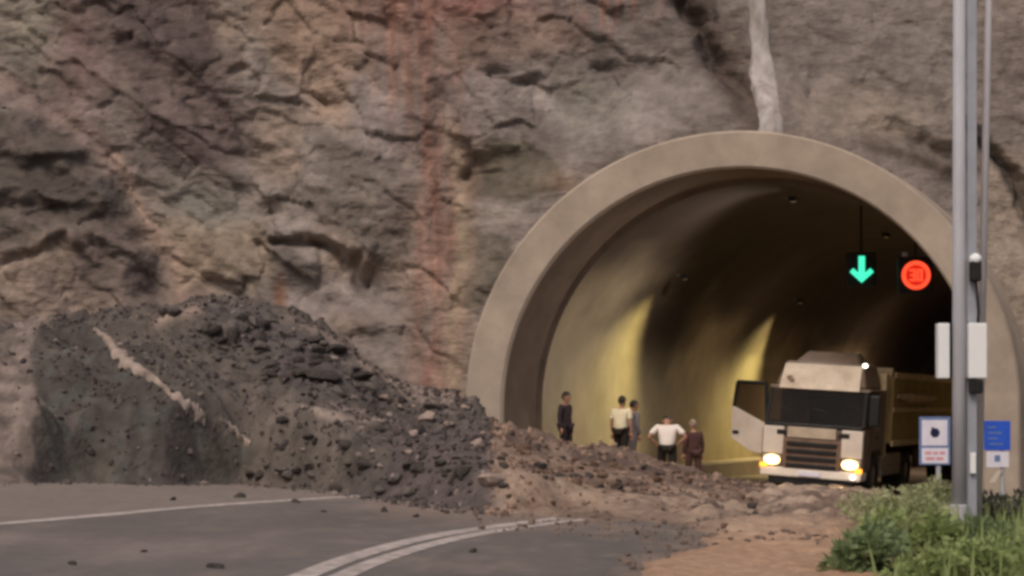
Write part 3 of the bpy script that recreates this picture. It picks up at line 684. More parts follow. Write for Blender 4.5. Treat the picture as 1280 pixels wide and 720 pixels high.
# gravel: uncountable small stones, one mesh
tm = bmesh.new(); bmesh.ops.create_icosphere(tm, subdivisions=1, radius=1); tm.verts.index_update()
iv = np.array([v.co[:] for v in tm.verts]); jf = np.array([[v.index for v in f_.verts] for f_ in tm.faces]); tm.free()
rg = np.random.default_rng(5)
N = 16000; gxv = rg.uniform(-11, 7, N); gyv = rg.uniform(28.5, 42, N)
hh = heap_h(gxv[None], gyv[None])[0]
ok = ((hh > .04) & ((gxv < -.3) | (rg.random(N) < .45))) | ((hh > -.3) & (rg.random(N) < .45) & (gxv < 0)); gpx, gpy = proj(gxv, gyv, gz(gxv) + np.maximum(hh, 0)); ok &= ((gpx > 42) | (rg.random(N) < .15)) & ((rg.random(N) < .6) | (inside(gpx, gpy, [(45,395),(125,408),(165,455),(245,520),(320,560),(310,620),(30,620),(40,470)]) < 0))
gxv, gyv, hh = gxv[ok], gyv[ok], np.maximum(hh[ok], 0)
MX_, MY_, ME_, MH_ = MUDP; w_ = np.argwhere((ME_ > -1.0) & (ME_ < .25) & (MY_ > 14) & (MY_ < 34)); w_ = w_[rg.integers(0, len(w_), 350)]
gxm = MX_[w_[:, 0], w_[:, 1]] + rg.uniform(-.03, .03, len(w_)); gym = MY_[w_[:, 0], w_[:, 1]] + rg.uniform(-.03, .03, len(w_)); n_heap = len(gxv)
v_ = np.argwhere((ME_ > .15) & (MY_ > 24) & (MY_ < 37)); v_ = v_[rg.integers(0, len(v_), 2600)]; vX, vY = MX_[v_[:, 0], v_[:, 1]], MY_[v_[:, 0], v_[:, 1]]
v_ = v_[fbm(vX*.9 + vY*.3, vY*2.2, 0., 135, 4) > .05]
gxm = np.concatenate([gxm, MX_[v_[:, 0], v_[:, 1]]]); gym = np.concatenate([gym, MY_[v_[:, 0], v_[:, 1]]]); mz_ = np.concatenate([np.full(len(w_), .005), MH_[v_[:, 0], v_[:, 1]]])
gxv = np.concatenate([gxv, gxm]); gyv = np.concatenate([gyv, gym]); hh = np.concatenate([hh, mz_])
N = len(gxv); rr_ = .02 + .06 * rg.random(N) ** 3; rr_[n_heap:] *= .8; sc = rr_[:, None] * rg.uniform(.55, 1.3, (N, 3))
an = rg.uniform(0, 6.28, N)
vv = iv[None] * (1 + .22 * rg.standard_normal((N, len(iv), 1))) * sc[:, None]
cx_, sx_ = np.cos(an)[:, None], np.sin(an)[:, None]
vx = vv[..., 0]*cx_ - vv[..., 1]*sx_; vy = vv[..., 0]*sx_ + vv[..., 1]*cx_
V = np.stack([vx + gxv[:, None], vy + gyv[:, None], vv[..., 2] + (gz(gxv) + hh + rr_*.2)[:, None]], -1).reshape(-1, 3)
Q = (jf[None] + (np.arange(N) * len(iv))[:, None, None]).reshape(-1, 3)
me = bpy.data.meshes.new('gravel'); me.from_pydata(V.tolist(), [], Q.tolist()); me.update()
tone = rg.random(N); base = np.array(S(80, 72, 70)); pal = np.where(tone[:, None] < .06, np.array(S(120, 108, 102)), np.where(tone[:, None] < .5, np.array(S(62, 55, 54)), base))
im_ = np.arange(N)[:, None] >= n_heap; pal = np.where((gxv[:, None] > -.4), np.where(tone[:, None] < .5, np.array(S(84, 66, 56)), np.array(S(124, 104, 90))), pal)
pal = np.where(im_, np.array(S(96, 82, 73)), pal)
at = me.attributes.new('col', 'FLOAT_COLOR', 'POINT'); at.data.foreach_set('color', np.repeat(np.concatenate([pal, np.ones((N, 1))], 1), len(iv), 0).reshape(-1).astype(np.float32))
me.materials.append(M['heap']); g = bpy.data.objects.new('gravel', me); COL.objects.link(g)
tag(g, 'loose grey and brown gravel covering the landslide heap', 'gravel'); kind(g, 'stuff')

# pale clay runnels lying on the dark heap
def runnel(pts, label):
    v = []; f = []; path_ = []
    for (a, b, w), (a2, b2, w2) in zip(pts[:-1], pts[1:]):
        for t in np.arange(6) / 6.: path_.append((a+(a2-a)*t, b+(b2-b)*t, w+(w2-w)*t))
    path_.append(pts[-1]); c = [hit_heap(a, b) for a, b, w in path_]
    for i, (q, (_, _, w)) in enumerate(zip(c, path_)):
        w = w * (1.05 + .5 * float(noise(i*.7, 0, 0, 9)))
        a = Vector(c[max(i-1,0)]); b = Vector(c[min(i+1,len(c)-1)]); t = (b - a).normalized()
        sl = Vector((0, -.62, .78)); side = t.cross(sl).normalized(); sl = side.cross(t).normalized()
        for k, hgt in ((-1, -.08), (-.6, .025 + .02*float(noise(i*1.3, 1, 0, 3))), (0, .05 + .03*float(noise(i*1.1, 2, 0, 4))), (.6, .03), (1, -.08)): v.append(Vector(q) + side * w * k + sl * hgt)
    for i in range(len(c) - 1):
        for k in range(4): f.append((i*5+k, i*5+k+1, i*5+6+k, i*5+5+k))
    mb = MB(); mb.add(v, f); return tag(mb.build('clay_streak', M['clay'], smooth=True), label, 'clay streak')
runnel([(116,412,.05),(128,420,.10),(142,436,.18),(156,449,.20),(166,458,.11),(190,474,.11),(215,494,.11),(232,506,.14),(247,518,.22),(255,530,.06)], 'long pale clay streak running diagonally down the dark heap')
runnel([(276,531,.05),(290,539,.09),(304,549,.09),(314,558,.05)], 'short pale clay streak below the end of the long one')

# ------------------------------------------------------------------ truck
tx, ty = 6.96, 42.0
truck = thing('truck', 'pale semi-trailer truck with headlights on and its passenger door open, leaving the tunnel', 'truck', (tx, ty, gzf(tx) - .0))
truck.rotation_euler = (Matrix.Rotation(-TH, 4, 'Z') @ Matrix.Rotation(R(3.6), 4, 'Y')).to_euler()
W = 1.22
# cab shell
mb = MB(); mb.prism([(.06,.62),(.0,.95),(.0,1.52),(.10,1.60),(1.45,1.60),(1.45,2.47),(.36,2.47),(.42,2.55),(2.15,2.55),(2.15,.95),(1.95,.95),(1.75,1.12),(1.0,1.12),(.82,.95),(.78,.62)], -W, W)
mb.build('cab', M['cab_shaded'], truck, bev=.10)
def loft(a, b, mb): # two rectangles (x half, y0, y1, z)
    v = []
    for hx, y0, y1, z in (a, b): v += [(-hx,y0,z),(hx,y0,z),(hx,y1,z),(-hx,y1,z)]
    return mb.add(v, [(0,3,2,1),(4,5,6,7),(0,1,5,4),(1,2,6,5),(2,3,7,6),(3,0,4,7)])
loft((1.10,.44,2.12,2.551), (.93,.72,2.10,3.14), MB()).build('roof', M['cab_shaded'], truck, bev=.06)
loft((.78,1.0,1.9,3.141), (.6,1.45,1.88,3.40), MB()).build('roof_deflector', M['cab_shaded'], truck, bev=.04)
# visor board across the roof front
mb = MB(); mb.add([(-.97,.30,2.48),(.97,.30,2.48),(.92,.62,3.08),(-.92,.62,3.08),(-.97,.36,2.46),(.97,.36,2.46),(.92,.68,3.06),(-.92,.68,3.06)], [(0,1,2,3),(7,6,5,4),(0,4,5,1),(1,5,6,2),(2,6,7,3),(3,7,4,0)])
vis = mb.build('sun_visor', M['dirty_white'], truck, bev=.01)
mb = MB(); mb.ball((-.74,-.004,.02), (.075,.012,.06)).ball((-.67,-.004,-.05), (.06,.010,.05)); o = mb.build('badge', M['grille'], vis); o.matrix_local = Matrix.Translation((0,.41,2.72)) @ Matrix.Rotation(R(-28), 4, 'X')
mb = MB()
mb.add([(-1.13,.065,1.66),(1.13,.065,1.66),(1.10,.305,2.44),(-1.10,.305,2.44),(-1.13,.12,1.65),(1.13,.12,1.65),(1.10,.36,2.43),(-1.10,.36,2.43)], [(0,1,2,3),(7,6,5,4),(0,4,5,1),(1,5,6,2),(2,6,7,3),(3,7,4,0)])
ws = mb.build('windshield', M['clear'], truck)
for x0 in (-.35, .45):
    mb = MB(); mb.tube([(x0,.045,1.68),(x0-.25,.12,1.98),(x0-.5,.14,2.02)], .012, 6); mb.build('wiper', M['black'], ws)
# side window on the visible side, door line
for sx in (1,):
    mb = MB(); mb.add([(sx*(W+.003),.38,1.66),(sx*(W+.003),1.28,1.78),(sx*(W+.003),1.28,2.42),(sx*(W+.003),.55,2.42)], [(0,1,2,3)]); mb.build('side_window', M['clear'], truck)
    dr = MB().box((W+.001,.32,1.10), (W+.02,1.32,1.62), bev=.01).build('door', M['cab_shaded'], truck)
    MB().box((W+.021,1.08,1.40), (W+.05,1.26,1.46)).build('handle', M['black'], dr)
# grille
MB().box((-.70,-.03,.58), (.70,.012,1.30), bev=.02).build('grille_panel', M['grille'], truck)
for z in (.62,.79,.96,1.13):
    MB().box((-.60,-.06,z), (.60,-.031,z+.105), bev=.012).build('grille_slat', M['black'], truck)
MB().box((-.60,-.045,1.33), (.56,-.021,1.58), bev=.01).build('brand_panel', M['dirty_white'], truck)
for x0 in (-.86, .62): MB().box((x0,-.035,1.38), (x0+.26,.004,1.50), bev=.02).build('step_recess', M['black'], truck)
for sx in (-1, 1):
    MB().box((sx*.94-.25,-.018,.92), (sx*.94+.25,.03,1.57), bev=.02).build('corner_panel', M['white'], truck)
    hl = MB().box((sx*.95-.23,-.05,.64), (sx*.95+.23,.06,.90), bev=.04).build('headlight', M['dirty_white'], truck)
    MB().ball((sx*.93,-.055,.775), (.19,.03,.115), 16, 10).build('headlight_lens', M['head_glow'], hl, smooth=True)
    MB().box((sx*1.13-.09,-.064,.59), (sx*1.13+.09,-.02,.70), bev=.015).build('bloom_indicator', M['bloom_indicator'], hl)
    d = bpy.data.lights.new('headlight_beam', 'SPOT'); d.energy = 120; d.color = (1., .68, .32); d.spot_size = R(95); d.spot_blend = .8; d.shadow_soft_size = .08
    o = bpy.data.objects.new('headlight_beam', d); COL.objects.link(o); o.parent = hl; o.location = (sx*.93, -.12, .775); o.rotation_euler = (R(91), 0, math.pi)
# interior behind the glass
for sx_ in (-.62, .62):
    MB().box((sx_-.26,.95,1.605), (sx_+.26,1.15,2.20), bev=.05).box((sx_-.14,.99,2.19), (sx_+.14,1.10,2.40), bev=.04).build('seat', M['seat'], truck)
MB().box((-1.15,.16,1.601), (1.15,.5,1.70), bev=.03).build('dashboard', M['black'], truck)
ring_ = [(.62 + .21*math.cos(a_), .60 + .10*math.sin(a_), 1.86 + .185*math.sin(a_)) for a_ in np.linspace(0, 2*math.pi, 25)]
MB().tube(ring_, .016, 8).tube([(.62,.42,1.70),(.62,.60,1.86)], .03, 8).tube([(.42,.60,1.86),(.82,.60,1.86)], .014, 6).build('steering_wheel', M['black'], truck)
MB().box((-.16,.34,2.26), (.10,.37,2.36), bev=.01).build('interior_mirror', M['black'], truck)
# bumper
MB().box((-.26,-.112,.44), (.26,-.085,.55), bev=.008).build('number_plate', M['sign_white'], truck)
MB().box((-1.16,.01,1.575), (1.16,.09,1.66), bev=.02).build('windshield_surround', M['black'], truck)
for sx_ in (-1, 1): MB().tube([(sx_*1.165,.09,1.64),(sx_*1.135,.35,2.47)], .05, 8).build('window_pillar', M['black'], truck)
mb = MB(); mb.add([(-1.2,-.09,.40),(1.2,-.09,.40),(1.2,.5,.40),(-1.2,.5,.40),(-1.22,-.03,.62),(1.22,-.03,.62),(1.22,.5,.62),(-1.22,.5,.62)], [(0,3,2,1),(4,5,6,7),(0,1,5,4),(1,2,6,5),(2,3,7,6),(3,0,4,7)])
MB().box((-1.0,-.02,.22), (1.0,.3,.399)).build('under_bumper', M['black'], truck)
mb.build('bumper', M['white'], truck, bev=.04)
MB().tube([(1.02,-.10,.50),(1.02,-.06,.50)], [.05,.05], 12).build('fog_lamp', M['marker'], truck)
MB().ball((1.0,.60,3.10), (.06,.05,.05), 12, 8).build('roof_marker_lamp', M['marker'], truck, smooth=True)
# mirrors: dark block at the image right
mb = MB(); mb.box((W+.06,.02,1.70), (W+.30,.16,2.42), bev=.04); mr = mb.build('mirror', M['black'], truck)
MB().tube([(W-.03,.4,2.36),(W+.1,.14,2.36)], .025, 8).tube([(W-.03,.4,1.78),(W+.1,.14,1.78)], .025, 8).build('mirror_arm', M['black'], mr)
# open passenger door, swung out on the image left
T = Matrix.Translation((-W-.01,.40,0)) @ Matrix.Rotation(R(-14), 4, 'Z')
dz = MB()
out = [(0,.86),(-.40,.90),(-.98,1.20),(-1.00,1.98),(0,1.56)]
dz.add([(x,0,z) for x,z in out] + [(x,.10,z) for x,z in out], [(0,1,2,3,4),(9,8,7,6,5)] + [(i,(i+1)%5,5+(i+1)%5,5+i) for i in range(5)], T)
dp = dz.build('open_door', M['white'], truck, bev=.015)
fr = MB(); 
for a, b in (((-.97,1.96),(-.90,2.56)), ((-.90,2.56),(-.12,2.56)), ((-.12,2.56),(-.03,1.58))): fr.tube([(a[0],.05,a[1]),(b[0],.05,b[1])], .045, 8, T)
fr.build('window_frame', M['black'], dp)
MB().add([(-.93,.05,1.94),(-.03,.05,1.58),(-.12,.05,2.53),(-.88,.05,2.53)], [(0,1,2,3)], T).build('quarter_glass', M['clear'], dp)
MB().box((-.93,-.03,1.30), (-.76,-.001,1.38), T, bev=.01).build('handle', M['black'], dp)
# black plate standing for the shade inside the door opening
MB().box((-W-.012,.42,.98), (-W-.002,1.34,1.59)).build('door_opening_shade', M['black'], truck)
# chassis, wheels
MB().box((-.45,.9,.62), (.45,6.2,.92)).build('chassis_frame', M['chassis'], truck)
MB().box((.55,2.2,.45), (1.18,4.4,1.0), bev=.04).build('fuel_tank', M['steel'], truck)
MB().box((1.02,2.16,.9), (1.19,2.5,2.95), bev=.03).build('air_intake', M['tipper_rail'], truck)
def wheel(x, y, parent, w=.30, r=.50):
    mb = MB(); prof = [(r*.55,-w/2),(r*.92,-w/2),(r,-w/2+.04),(r,w/2-.04),(r*.92,w/2),(r*.55,w/2)]; n = 28
    v = [(x + q, y + rr0*math.cos(2*math.pi*k/n), r + rr0*math.sin(2*math.pi*k/n)) for rr0, q in prof for k in range(n)]
    mb.add(v, [(j*n+k, j*n+(k+1)%n, (j+1)*n+(k+1)%n, (j+1)*n+k) for j in range(5) for k in range(n)])
    wh = mb.build('wheel', M['rubber'], parent, smooth=False)
    sx = 1 if x > 0 else -1
    if parent is truck:
        mb = MB(); mb.tube([(x+sx*(w/2-.10),y,r),(x+sx*(w/2-.03),y,r),(x+sx*(w/2-.02),y,r)], [r*.57,r*.57,r*.2], 24); mb.build('rim', M['steel'], wh)
for sx in (-1, 1):
    wheel(sx*1.04, 1.38, truck); wheel(sx*.95, 5.0, truck, .56)
# tipper trailer
trl = MB().box((-1.25,2.75,1.25), (1.25,14.6,2.86), bev=.03).build('trailer', M['tipper'], truck)
for z0, z1, q in ((2.86,3.0,.05), (2.02,2.14,.035), (1.18,1.32,.05)):
    MB().box((1.251,2.72,z0), (1.25+q,14.62,z1), bev=.015).build('side_rail', M['tipper_rail'], trl)
MB().tube([(1.26,3.2,2.42),(1.33,4.4,2.38),(1.34,6.6,2.38),(1.26,8.0,2.42)], [.05,.14,.14,.05], 12).build('rolled_tarpaulin', M['tipper_rail'], trl)
MB().box((-1.2,2.70,2.86), (1.2,2.9,3.1), bev=.03).build('headboard', M['tipper_rail'], trl)
MB().box((-.5,6.3,.75), (.5,14.4,1.17)).build('trailer_chassis', M['chassis'], trl)
MB().box((1.14,6.0,.55), (1.19,9.6,1.05)).build('side_guard', M['chassis'], trl)
for sx in (-1, 1):
    for y in (10.6, 11.9, 13.2): wheel(sx*.98, y, trl, .5)

# ------------------------------------------------------------------ people
def skin_obj(name, chains, m, parent=None, sub=2, extra=None):
    """chains: lists of (point, radius) that share points; grown with a Skin modifier and baked to one mesh"""
    idx = {}; vs = []; rs = []; es = []
    for chn in chains:
        prev = None
        for p, r in chn:
            k = tuple(round(c, 4) for c in p)
            if k not in idx: idx[k] = len(vs); vs.append(k); rs.append(r)
            if prev is not None and prev != idx[k]: es.append((prev, idx[k]))
            prev = idx[k]
    me = bpy.data.meshes.new(name); me.from_pydata(vs, es, []); me.update()
    o = bpy.data.objects.new(name, me); COL.objects.link(o)
    md = o.modifiers.new('skin', 'SKIN'); md.use_smooth_shade = True
    for v, r in zip(me.skin_vertices[0].data, rs): v.radius = r if hasattr(r, '__len__') else (r, r)
    me.skin_vertices[0].data[0].use_root = True
    sd = o.modifiers.new('sub', 'SUBSURF'); sd.levels = sub; sd.render_levels = sub
    dg = bpy.context.evaluated_depsgraph_get(); nm = bpy.data.meshes.new_from_object(o.evaluated_get(dg))
    bpy.data.objects.remove(o)
    mb = MB(); mb.v = [tuple(v.co) for v in nm.vertices]; mb.f = [tuple(p.vertices) for p in nm.polygons]
    if extra: extra(mb)
    return mb.build(name, m, parent, smooth=True)
def person(x, y, z, face, label, shirt, trousers, hair, height=1.72, lean=0., head_down=0., arms=('down', 'down'), stride=.10, long_sleeve=True, wide=1.08, shoes='black'):
    """face: heading of the body in degrees, 0 = towards the camera, 90 = towards the picture's right"""
    k = height / 1.75
    def bend(p):                                  # lean the trunk forward about the hips (front is -y)
        q = Vector(p)
        if q.z > .92: q = Matrix.Rotation(R(lean), 3, 'X') @ (q - Vector((0,0,.92))) + Vector((0,0,.92))
        return q
    J = {}
    J['pel'] = bend((0,0,.95)); J['wst'] = bend((0,0,1.08)); J['chs'] = bend((0,.01,1.27)); J['nkb'] = bend((0,.015,1.43)); J['nk'] = bend((0,0,1.50))
    hd = Matrix.Rotation(R(head_down + lean), 3, 'X')
    hc = J['nk'] + hd @ Vector((0,-.02,.12))
    L = []
    legs = []; armsJ = []
    for sx in (-1, 1):
        st = stride * sx
        hip = Vector((sx*.09,0,.92)); kn = Vector((sx*.105,-st*.6-.02,.50)); an = Vector((sx*.11,-st+.02,.085)); toe = Vector((sx*.125,-st-.15,.035))
        legs.append((hip, kn, an, toe))
        sh = bend((sx*.175,.01,1.39))
        mode = arms[0 if sx < 0 else 1]
        if mode == 'down': el = sh + Vector((sx*.05,.02,-.28)); wr = el + Vector((sx*.0,-.05,-.24))
        elif mode == 'hip': el = sh + Vector((sx*.17,.08,-.22)); wr = el + Vector((-sx*.16,-.10,-.17))
        elif mode == 'front': el = sh + Vector((sx*.03,-.03,-.27)); wr = el + Vector((-sx*.06,-.20,.03))
        elif mode == 'raise': el = sh + Vector((sx*.06,-.10,-.22)); wr = el + Vector((-sx*.08,-.13,.16))
        armsJ.append((sh, el, wr))
    t = thing('person', label, 'person', (x, y, z), (0, 0, R(face)))
    def inner(a, b, s): return a + (b - a) * s
    chains = [[(J['pel'],(.135,.105)), (J['wst'],(.115,.09)), (J['chs'],(.135,.10)), (J['nkb'],(.075,.065)), (J['nk'],(.052,.052))]]
    for hip, kn, an, toe in legs:
        chains.append([(J['pel'],(.135,.105)), (hip,.082), (inner(hip,kn,.5),.072), (kn,.052), (inner(kn,an,.35),.052), (an,.036), (toe,.030)])
    for sh, el, wr in armsJ:
        chains.append([(J['chs'],(.135,.10)), (sh,.058), (inner(sh,el,.5),.046), (el,.038), (inner(el,wr,.4),.036), (wr,.026)])
    def extra(mb):
        T = Matrix.Translation(hc) @ hd.to_4x4()
        mb.ball((0,0,0), (.078,.098,.118), 16, 12, T); mb.tube([(0,.01,-.16),(0,0,-.06)], [.05,.055], 10, T)
        mb.ball((0,-.045,-.065), (.052,.05,.05), 10, 8, T)                      # jaw
        mb.tube([(0,-.092,.015),(0,-.118,-.022),(0,-.094,-.030)], [.008,.016,.010], 8, T)   # nose
        for sx in (-1, 1): mb.ball((sx*.08,.008,-.005), (.012,.022,.032), 8, 6, T)
        for (sh, el, wr), sx in zip(armsJ, (-1, 1)):
            d = (wr - el).normalized(); side = d.cross(Vector((0,1,0)) if abs(d.y) < .8 else Vector((1,0,0))).normalized(); nr = d.cross(side)
            pc = wr + d * .05
            mb.tube([wr - d*.01, wr + d*.03, wr + d*.085], [.024,.036,.034], 10)
            for i, ln in enumerate((.062,.074,.070,.055)):
                b0 = wr + d*.075 + side*(.027 - .018*i); mb.tube([b0, b0 + d*ln*.45 - nr*.006, b0 + d*ln*.8 - nr*.022, b0 + d*ln*.95 - nr*.036], [.0095,.009,.008,.006], 6)
            b0 = wr + d*.03 + side*.028; mb.tube([b0, b0 + side*.026 + d*.025, b0 + side*.032 + d*.055 - nr*.012], [.011,.010,.008], 6)
    skin_obj('body', chains, M['skin'], t, 1, extra)
    # garments are their own skins, a little wider than the body
    g = .014
    ch_ = [[(J['pel'] + Vector((0,0,-.07)),(.160,.130)), (J['wst'],(.152,.120)), (J['chs'],(.168,.125)), (J['nkb'] - Vector((0,0,.025)),(.095,.08))]]
    for sh, el, wr in armsJ:
        c = [(J['chs'],(.158,.120)), (sh,.078), (inner(sh,el,.5),.064)]
        if long_sleeve: c += [(el,.055), (inner(el,wr,.5),.049), (inner(el,wr,.92),.042)]
        else: c += [(inner(sh,el,.75),.064)]
        ch_.append(c)
    skin_obj('shirt', ch_, M[shirt], t, 2)
    ch_ = []
    for hip, kn, an, toe in legs:
        ch_.append([(Vector((0,0,.97)),(.142,.115)), (hip,.100), (inner(hip,kn,.5),.090), (kn,.070), (inner(kn,an,.5),.066), (inner(kn,an,.93),.056)])
    skin_obj('trousers', ch_, M[trousers], t, 2)
    for hip, kn, an, toe in legs:
        mb = MB(); mb.tube([an + Vector((0,.055,-.045)), an + Vector((0,.0,-.035)), inner(an,toe,.6) + Vector((0,0,-.004)), toe + Vector((0,-.05,.0))], [.036,.050,.044,.028], 10); mb.build('shoe', M[shoes], t, smooth=True)
    T = Matrix.Translation(hc) @ hd.to_4x4()
    mb = MB(); n = 18; v = []; f = []                                            # hair cap: over the crown, down the back
    for j in range(8):
        for q in range(n):
            a = 2*math.pi*q/n; back = .5 + .5*math.sin(a); lim = .38*math.pi + .30*math.pi*back
            ph = lim * (j + .02) / 7; v.append((.085*math.sin(ph)*math.cos(a), .005 + .106*math.sin(ph)*math.sin(a), .006 + .126*math.cos(ph)))
    for j in range(7):
        for q in range(n): f.append((j*n+q, (j+1)*n+q, (j+1)*n+(q+1)%n, j*n+(q+1)%n))
    f.append(tuple(range(n))); mb.add(v, f, T); mb.build('hair', M[hair], t, smooth=True)
    for sx in (-1, 1): MB().ball((sx*.032,-.086,.018), (.012,.008,.008), 8, 6, T).build('eye', M['hair'], t, smooth=True)
    t.scale = (k * wide, k * wide, k)
    return t
def on_ground(px_, Y, up=0.): x = (px_ - 640) / F * Y; return x, Y, gzf(x) + up
person(*on_ground(707, 41.2, .45), 60, 'person in dark clothes standing alone nearest the left wall of the tunnel', 'c_dark', 'c_dark', 'hair', 1.72, arms=('down','down'), stride=.04)
person(*on_ground(776, 41.6, .38), 150, 'person in a pale cream shirt and dark trousers standing by the yellow lit wall', 'c_yellow', 'c_black', 'hair', 1.76, lean=4, long_sleeve=False)
person(*on_ground(790, 42.6, .34), 120, 'person in blue-grey clothes half hidden behind the one in the pale cream shirt', 'c_blue', 'c_blue', 'hair', 1.72, lean=3)
person(*on_ground(834, 39.4, .10), 176, 'person in a white shirt seen from behind with elbows out, head bowed', 'c_white', 'c_black', 'hair', 1.72, lean=10, head_down=52, arms=('hip','hip'), long_sleeve=False, wide=1.22)
person(*on_ground(867, 42.2, .0), 200, 'person in dark maroon clothes with greyish hair standing right of the white shirt', 'c_maroon', 'c_maroon', 'grey_hair', 1.66, lean=3)

# ------------------------------------------------------------------ poles, signs
def base_at(px_, Y): x = (px_ - 640) / F * Y; return Vector((x, Y, gzf(x) - .06))
b = base_at(1199, 29.8)
pole = thing('lamp_post', 'thick pale grey steel pole carrying white boxes and a small camera', 'pole', b)
MB().tube([(0,0,0), (0,0,4), (0,0,11.5)], [.122,.112,.095], 20).build('shaft', M['galv'], pole, smooth=True)
MB().tube([(0,0,0), (0,0,.5), (0,0,.52)], [.16,.16,.13], 20).build('base_sleeve', M['galv'], pole)
MB().box((.135,.02,.0), (.30,.06,11.2), bev=.01).build('cable_duct', M['duct'], pole)
def pz(py_, Y=29.7): return EYE - (py_ - HZ) / F * Y - b.z
def pxx(px_, Y=29.7): return (px_ - 640) / F * Y - b.x
MB().box((pxx(1173),-.10,pz(473)), (pxx(1187.5),.12,pz(404)), bev=.02).build('equipment_box', M['box_white'], pole)
MB().box((pxx(1210),-.16,pz(473)), (pxx(1233),.015,pz(404)), bev=.02).build('equipment_box', M['box_white'], pole)
MB().box((pxx(1212),-.12,pz(492)), (pxx(1229),.0,pz(475)), bev=.03).build('box_bracket', M['black'], pole)
cm = MB().box((pxx(1213),-.18,pz(352)), (pxx(1226),.01,pz(326)), bev=.03).build('camera', M['black'], pole)
MB().ball((pxx(1219.5),-.09,pz(324)), (.105,.11,.10), 14, 10).build('camera_cap', M['box_white'], cm, smooth=True)
MB().tube([(pxx(1221),-.06,pz(351)), (pxx(1222),-.08,pz(370)), (pxx(1224),-.06,pz(390)), (pxx(1223),-.05,pz(405))], .022, 8).build('cable', M['black'], pole)
MB().box((pxx(1214),-.06,pz(592)), (pxx(1221),.015,pz(566)), bev=.01).build('tag_plate', M['box_white'], pole)
b2 = base_at(1222, 30.3)
p2 = thing('slim_pole', 'slim light grey pole standing just right of the thick pole', 'pole', b2)
MB().tube([(0,0,0), (.19,0,9.2), (.235,0,11.4)], [.068,.060,.055], 14).build('shaft', M['galv2'], p2, smooth=True)
MB().tube([(0,0,0), (.003,0,.12)], [.12,.12], 14).build('base_flange', M['galv2'], p2)

def sign(px0, px1, Y, label):
    c = base_at((px0 + px1) / 2, Y); t = thing('road_sign', label, 'road sign', c); return t, c
Y1 = 36.
t, c = sign(1150, 1187, Y1, 'road sign with a dark round symbol on white, left of the thick pole')
X_ = lambda p: (p - 640) / F * Y1 - c.x
Z_ = lambda q: EYE - (q - HZ) / F * Y1 - c.z
MB().tube([(X_(1174),.06,0), (X_(1174),.06,Z_(524))], .05, 12).build('post', M['galv'], t)
bd = MB().box((X_(1149),-.01,Z_(581)), (X_(1188),.008,Z_(521)), bev=.004).build('panel', M['sign_frame'], t)
MB().box((X_(1152),-.016,Z_(557)), (X_(1184),-.011,Z_(525))).build('symbol_field', M['sign_white'], bd)
MB().tube([(X_(1168.5),-.020,Z_(541)), (X_(1168.5),-.017,Z_(541))], [.095,.095], 20).box((X_(1164),-.0215,Z_(537)), (X_(1167),-.0205,Z_(534))).build('symbol', M['sign_dark'], bd)
pl = MB().box((X_(1152),-.016,Z_(579)), (X_(1185),-.011,Z_(560))).build('text_plate', M['sign_white'], bd)
mb = MB()
for i, (a, b_, q) in enumerate(((1156,1164,566),(1166,1172,566),(1174,1181,566),(1157,1168,573),(1170,1179,573))): mb.box((X_(a),-.0185,Z_(q+2)), (X_(b_),-.0165,Z_(q-1.5)))
mb.build('lettering', M['sign_red'], pl)
t, c = sign(1230, 1262, Y1, 'blue and white road sign standing right of the slim pole')
MB().tube([(X_(1254),.06,0), (X_(1254),.06,Z_(532))], .045, 12).build('post', M['galv'], t)
bd = MB().box((X_(1230),-.01,Z_(563)), (X_(1263),.008,Z_(526)), bev=.004).build('panel', M['sign_blue'], t)
mb = MB()
for a, b_, q in ((1234,1245,534),(1235,1252,541),(1235,1247,548),(1236,1254,555)): mb.box((X_(a),-.013,Z_(q+1)), (X_(b_),-.011,Z_(q-1)))
mb.build('lettering', M['sign_frame'], bd)
MB().box((X_(1233),-.014,Z_(584)), (X_(1261),.006,Z_(564.5)), bev=.004).build('text_plate', M['sign_white'], t)
MB().box((X_(1243),-.018,Z_(577)), (X_(1250),-.0145,Z_(569))).build('plate_mark', M['sign_frame'], t)
mb = MB(); q = [(X_(1237),Z_(603)), (X_(1243),Z_(603)), (X_(1253),Z_(588)), (X_(1247),Z_(588))]
mb.add([(x,-.02,z) for x,z in q] + [(x,.03,z) for x,z in q], [(0,1,2,3),(7,6,5,4)] + [(i,(i+1)%4,4+(i+1)%4,4+i) for i in range(4)]); mb.build('slanted_reflector', M['white'], t)

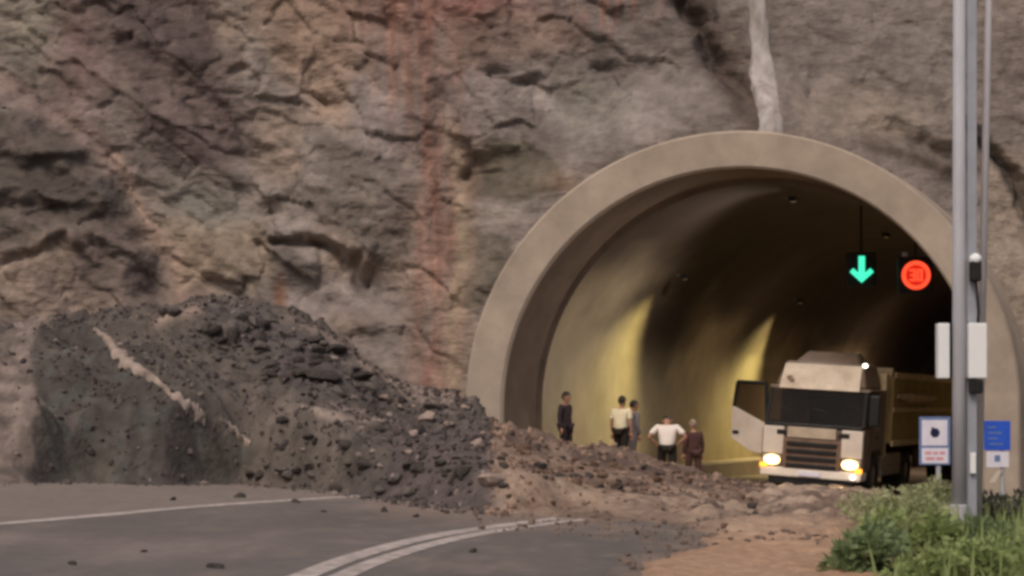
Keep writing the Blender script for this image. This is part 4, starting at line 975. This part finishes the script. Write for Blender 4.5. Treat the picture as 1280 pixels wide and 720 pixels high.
# ------------------------------------------------------------------ vegetation
def leaves(mb, c, rad, n, size, rn, up=.3):
    for _ in range(n):
        while True:
            d = Vector((rn.uniform(-1,1), rn.uniform(-1,1), rn.uniform(-1,1)))
            if .15 < d.length < 1: break
        p = Vector(c) + Vector((d.x*rad[0], d.y*rad[1], d.z*rad[2])); s = size * rn.uniform(.5, 1.9)
        ax = Vector((d.x + rn.uniform(-.8,.8), d.y + rn.uniform(-.8,.8), up + rn.uniform(-.6,.9))).normalized()
        sd = ax.cross(Vector((rn.uniform(-1,1), rn.uniform(-1,1), rn.uniform(-1,1)))).normalized(); nr = ax.cross(sd)
        mb.add([p, p + ax*s*.5 + sd*s*.24 + nr*s*.05, p + ax*s, p + ax*s*.5 - sd*s*.24 + nr*s*.05], [(0,1,2),(0,2,3)])
def bush(px_, py_, Y, rx, rz, m, label, seed, n=1500, size=.085, cl=15):
    rn = random.Random(seed); x, y, z = P(px_, py_, Y); g0 = gzf(x) - .03
    t = thing('bush', label, 'bush', (x, y, g0), None, 'bushes on the verge')
    mb = MB(); st = MB()
    for i in range(cl):
        a = rn.uniform(0, 6.28); rr0 = rn.uniform(.2, 1.0); cc = (rx*rr0*math.cos(a), .7*rx*rr0*math.sin(a), (z-g0) + rz*rn.uniform(-.55,.5))
        k = rn.uniform(.22, .5); leaves(mb, cc, (rx*k, rx*k, rz*k), int(n * .72) // cl, size, rn)
        st.tube([(rn.uniform(-.06,.06), rn.uniform(-.06,.06), 0), (cc[0]*.5, cc[1]*.5, cc[2]*.55), cc], [.02,.014,.006], 5)
    mb.build('foliage', M[m], t); st.build('stem', M['stem'], t)
bush(1080, 694, 20.6, .42, .40, 'leaf_dark', 'dark green leafy bush lowest in the picture at the edge of the mud', 1, 2000, .10)
bush(1140, 672, 23., .62, .46, 'leaf_mid', 'bright green bush between the dark bush and the thick pole', 2, 2200, .09)
bush(1120, 640, 26.5, .62, .36, 'leaf_pale', 'pale green bush in front of the truck trailer', 3, 1900, .08)
bush(1175, 712, 20., .55, .28, 'leaf_mid', 'yellow-green bush in front of the thick pole foot', 4, 1900, .085)
bush(1255, 700, 20.3, .55, .34, 'leaf_mid', 'low green bush at the right edge of the verge', 5, 1600, .08)
bush(1262, 632, 31., .75, .36, 'leaf_grey', 'greyish scrubby bush below the blue and white sign', 6, 1200, .09)
bush(1160, 622, 31., .70, .36, 'leaf_pale', 'pale low bush at the foot of the left road sign', 7, 1400, .09)
bush(1228, 668, 25., .45, .34, 'leaf_dark', 'dark bush just behind the foot of the slim pole', 8, 1200, .09)
rn = random.Random(11); mb = MB()
for _ in range(9000):
    y = rn.uniform(17.5, 37.); lo_ = np.interp(y, [17,24,31,37], [3.5,4.9,6.9,8.9]); x = rn.uniform(lo_, lo_ + 5.5)
    if rn.random() < sst(.2, -.5, float(noise(x*.8, y*.5, 0, 9))): continue
    h_ = rn.uniform(.10, .34) * (1 + 1.2*(rn.random() < .2)); a = rn.uniform(0, 6.28); w = .012 + .012*rn.random(); dx, dy = math.cos(a), math.sin(a)
    q = Vector((x, y, gzf(x) - .05)); tip = q + Vector((rn.uniform(-.14,.14), rn.uniform(-.14,.14), h_))
    mb.add([q + Vector((dx*w,dy*w,0)), q - Vector((dx*w,dy*w,0)), (q+tip)/2 - Vector((dx*w,dy*w,-.04)), tip, (q+tip)/2 + Vector((dx*w,dy*w,.04))], [(0,1,2,4),(2,3,4)])
g = mb.build('grass', M['leaf_mid']); tag(g, 'rough green grass on the verge around the poles', 'grass'); kind(g, 'stuff')
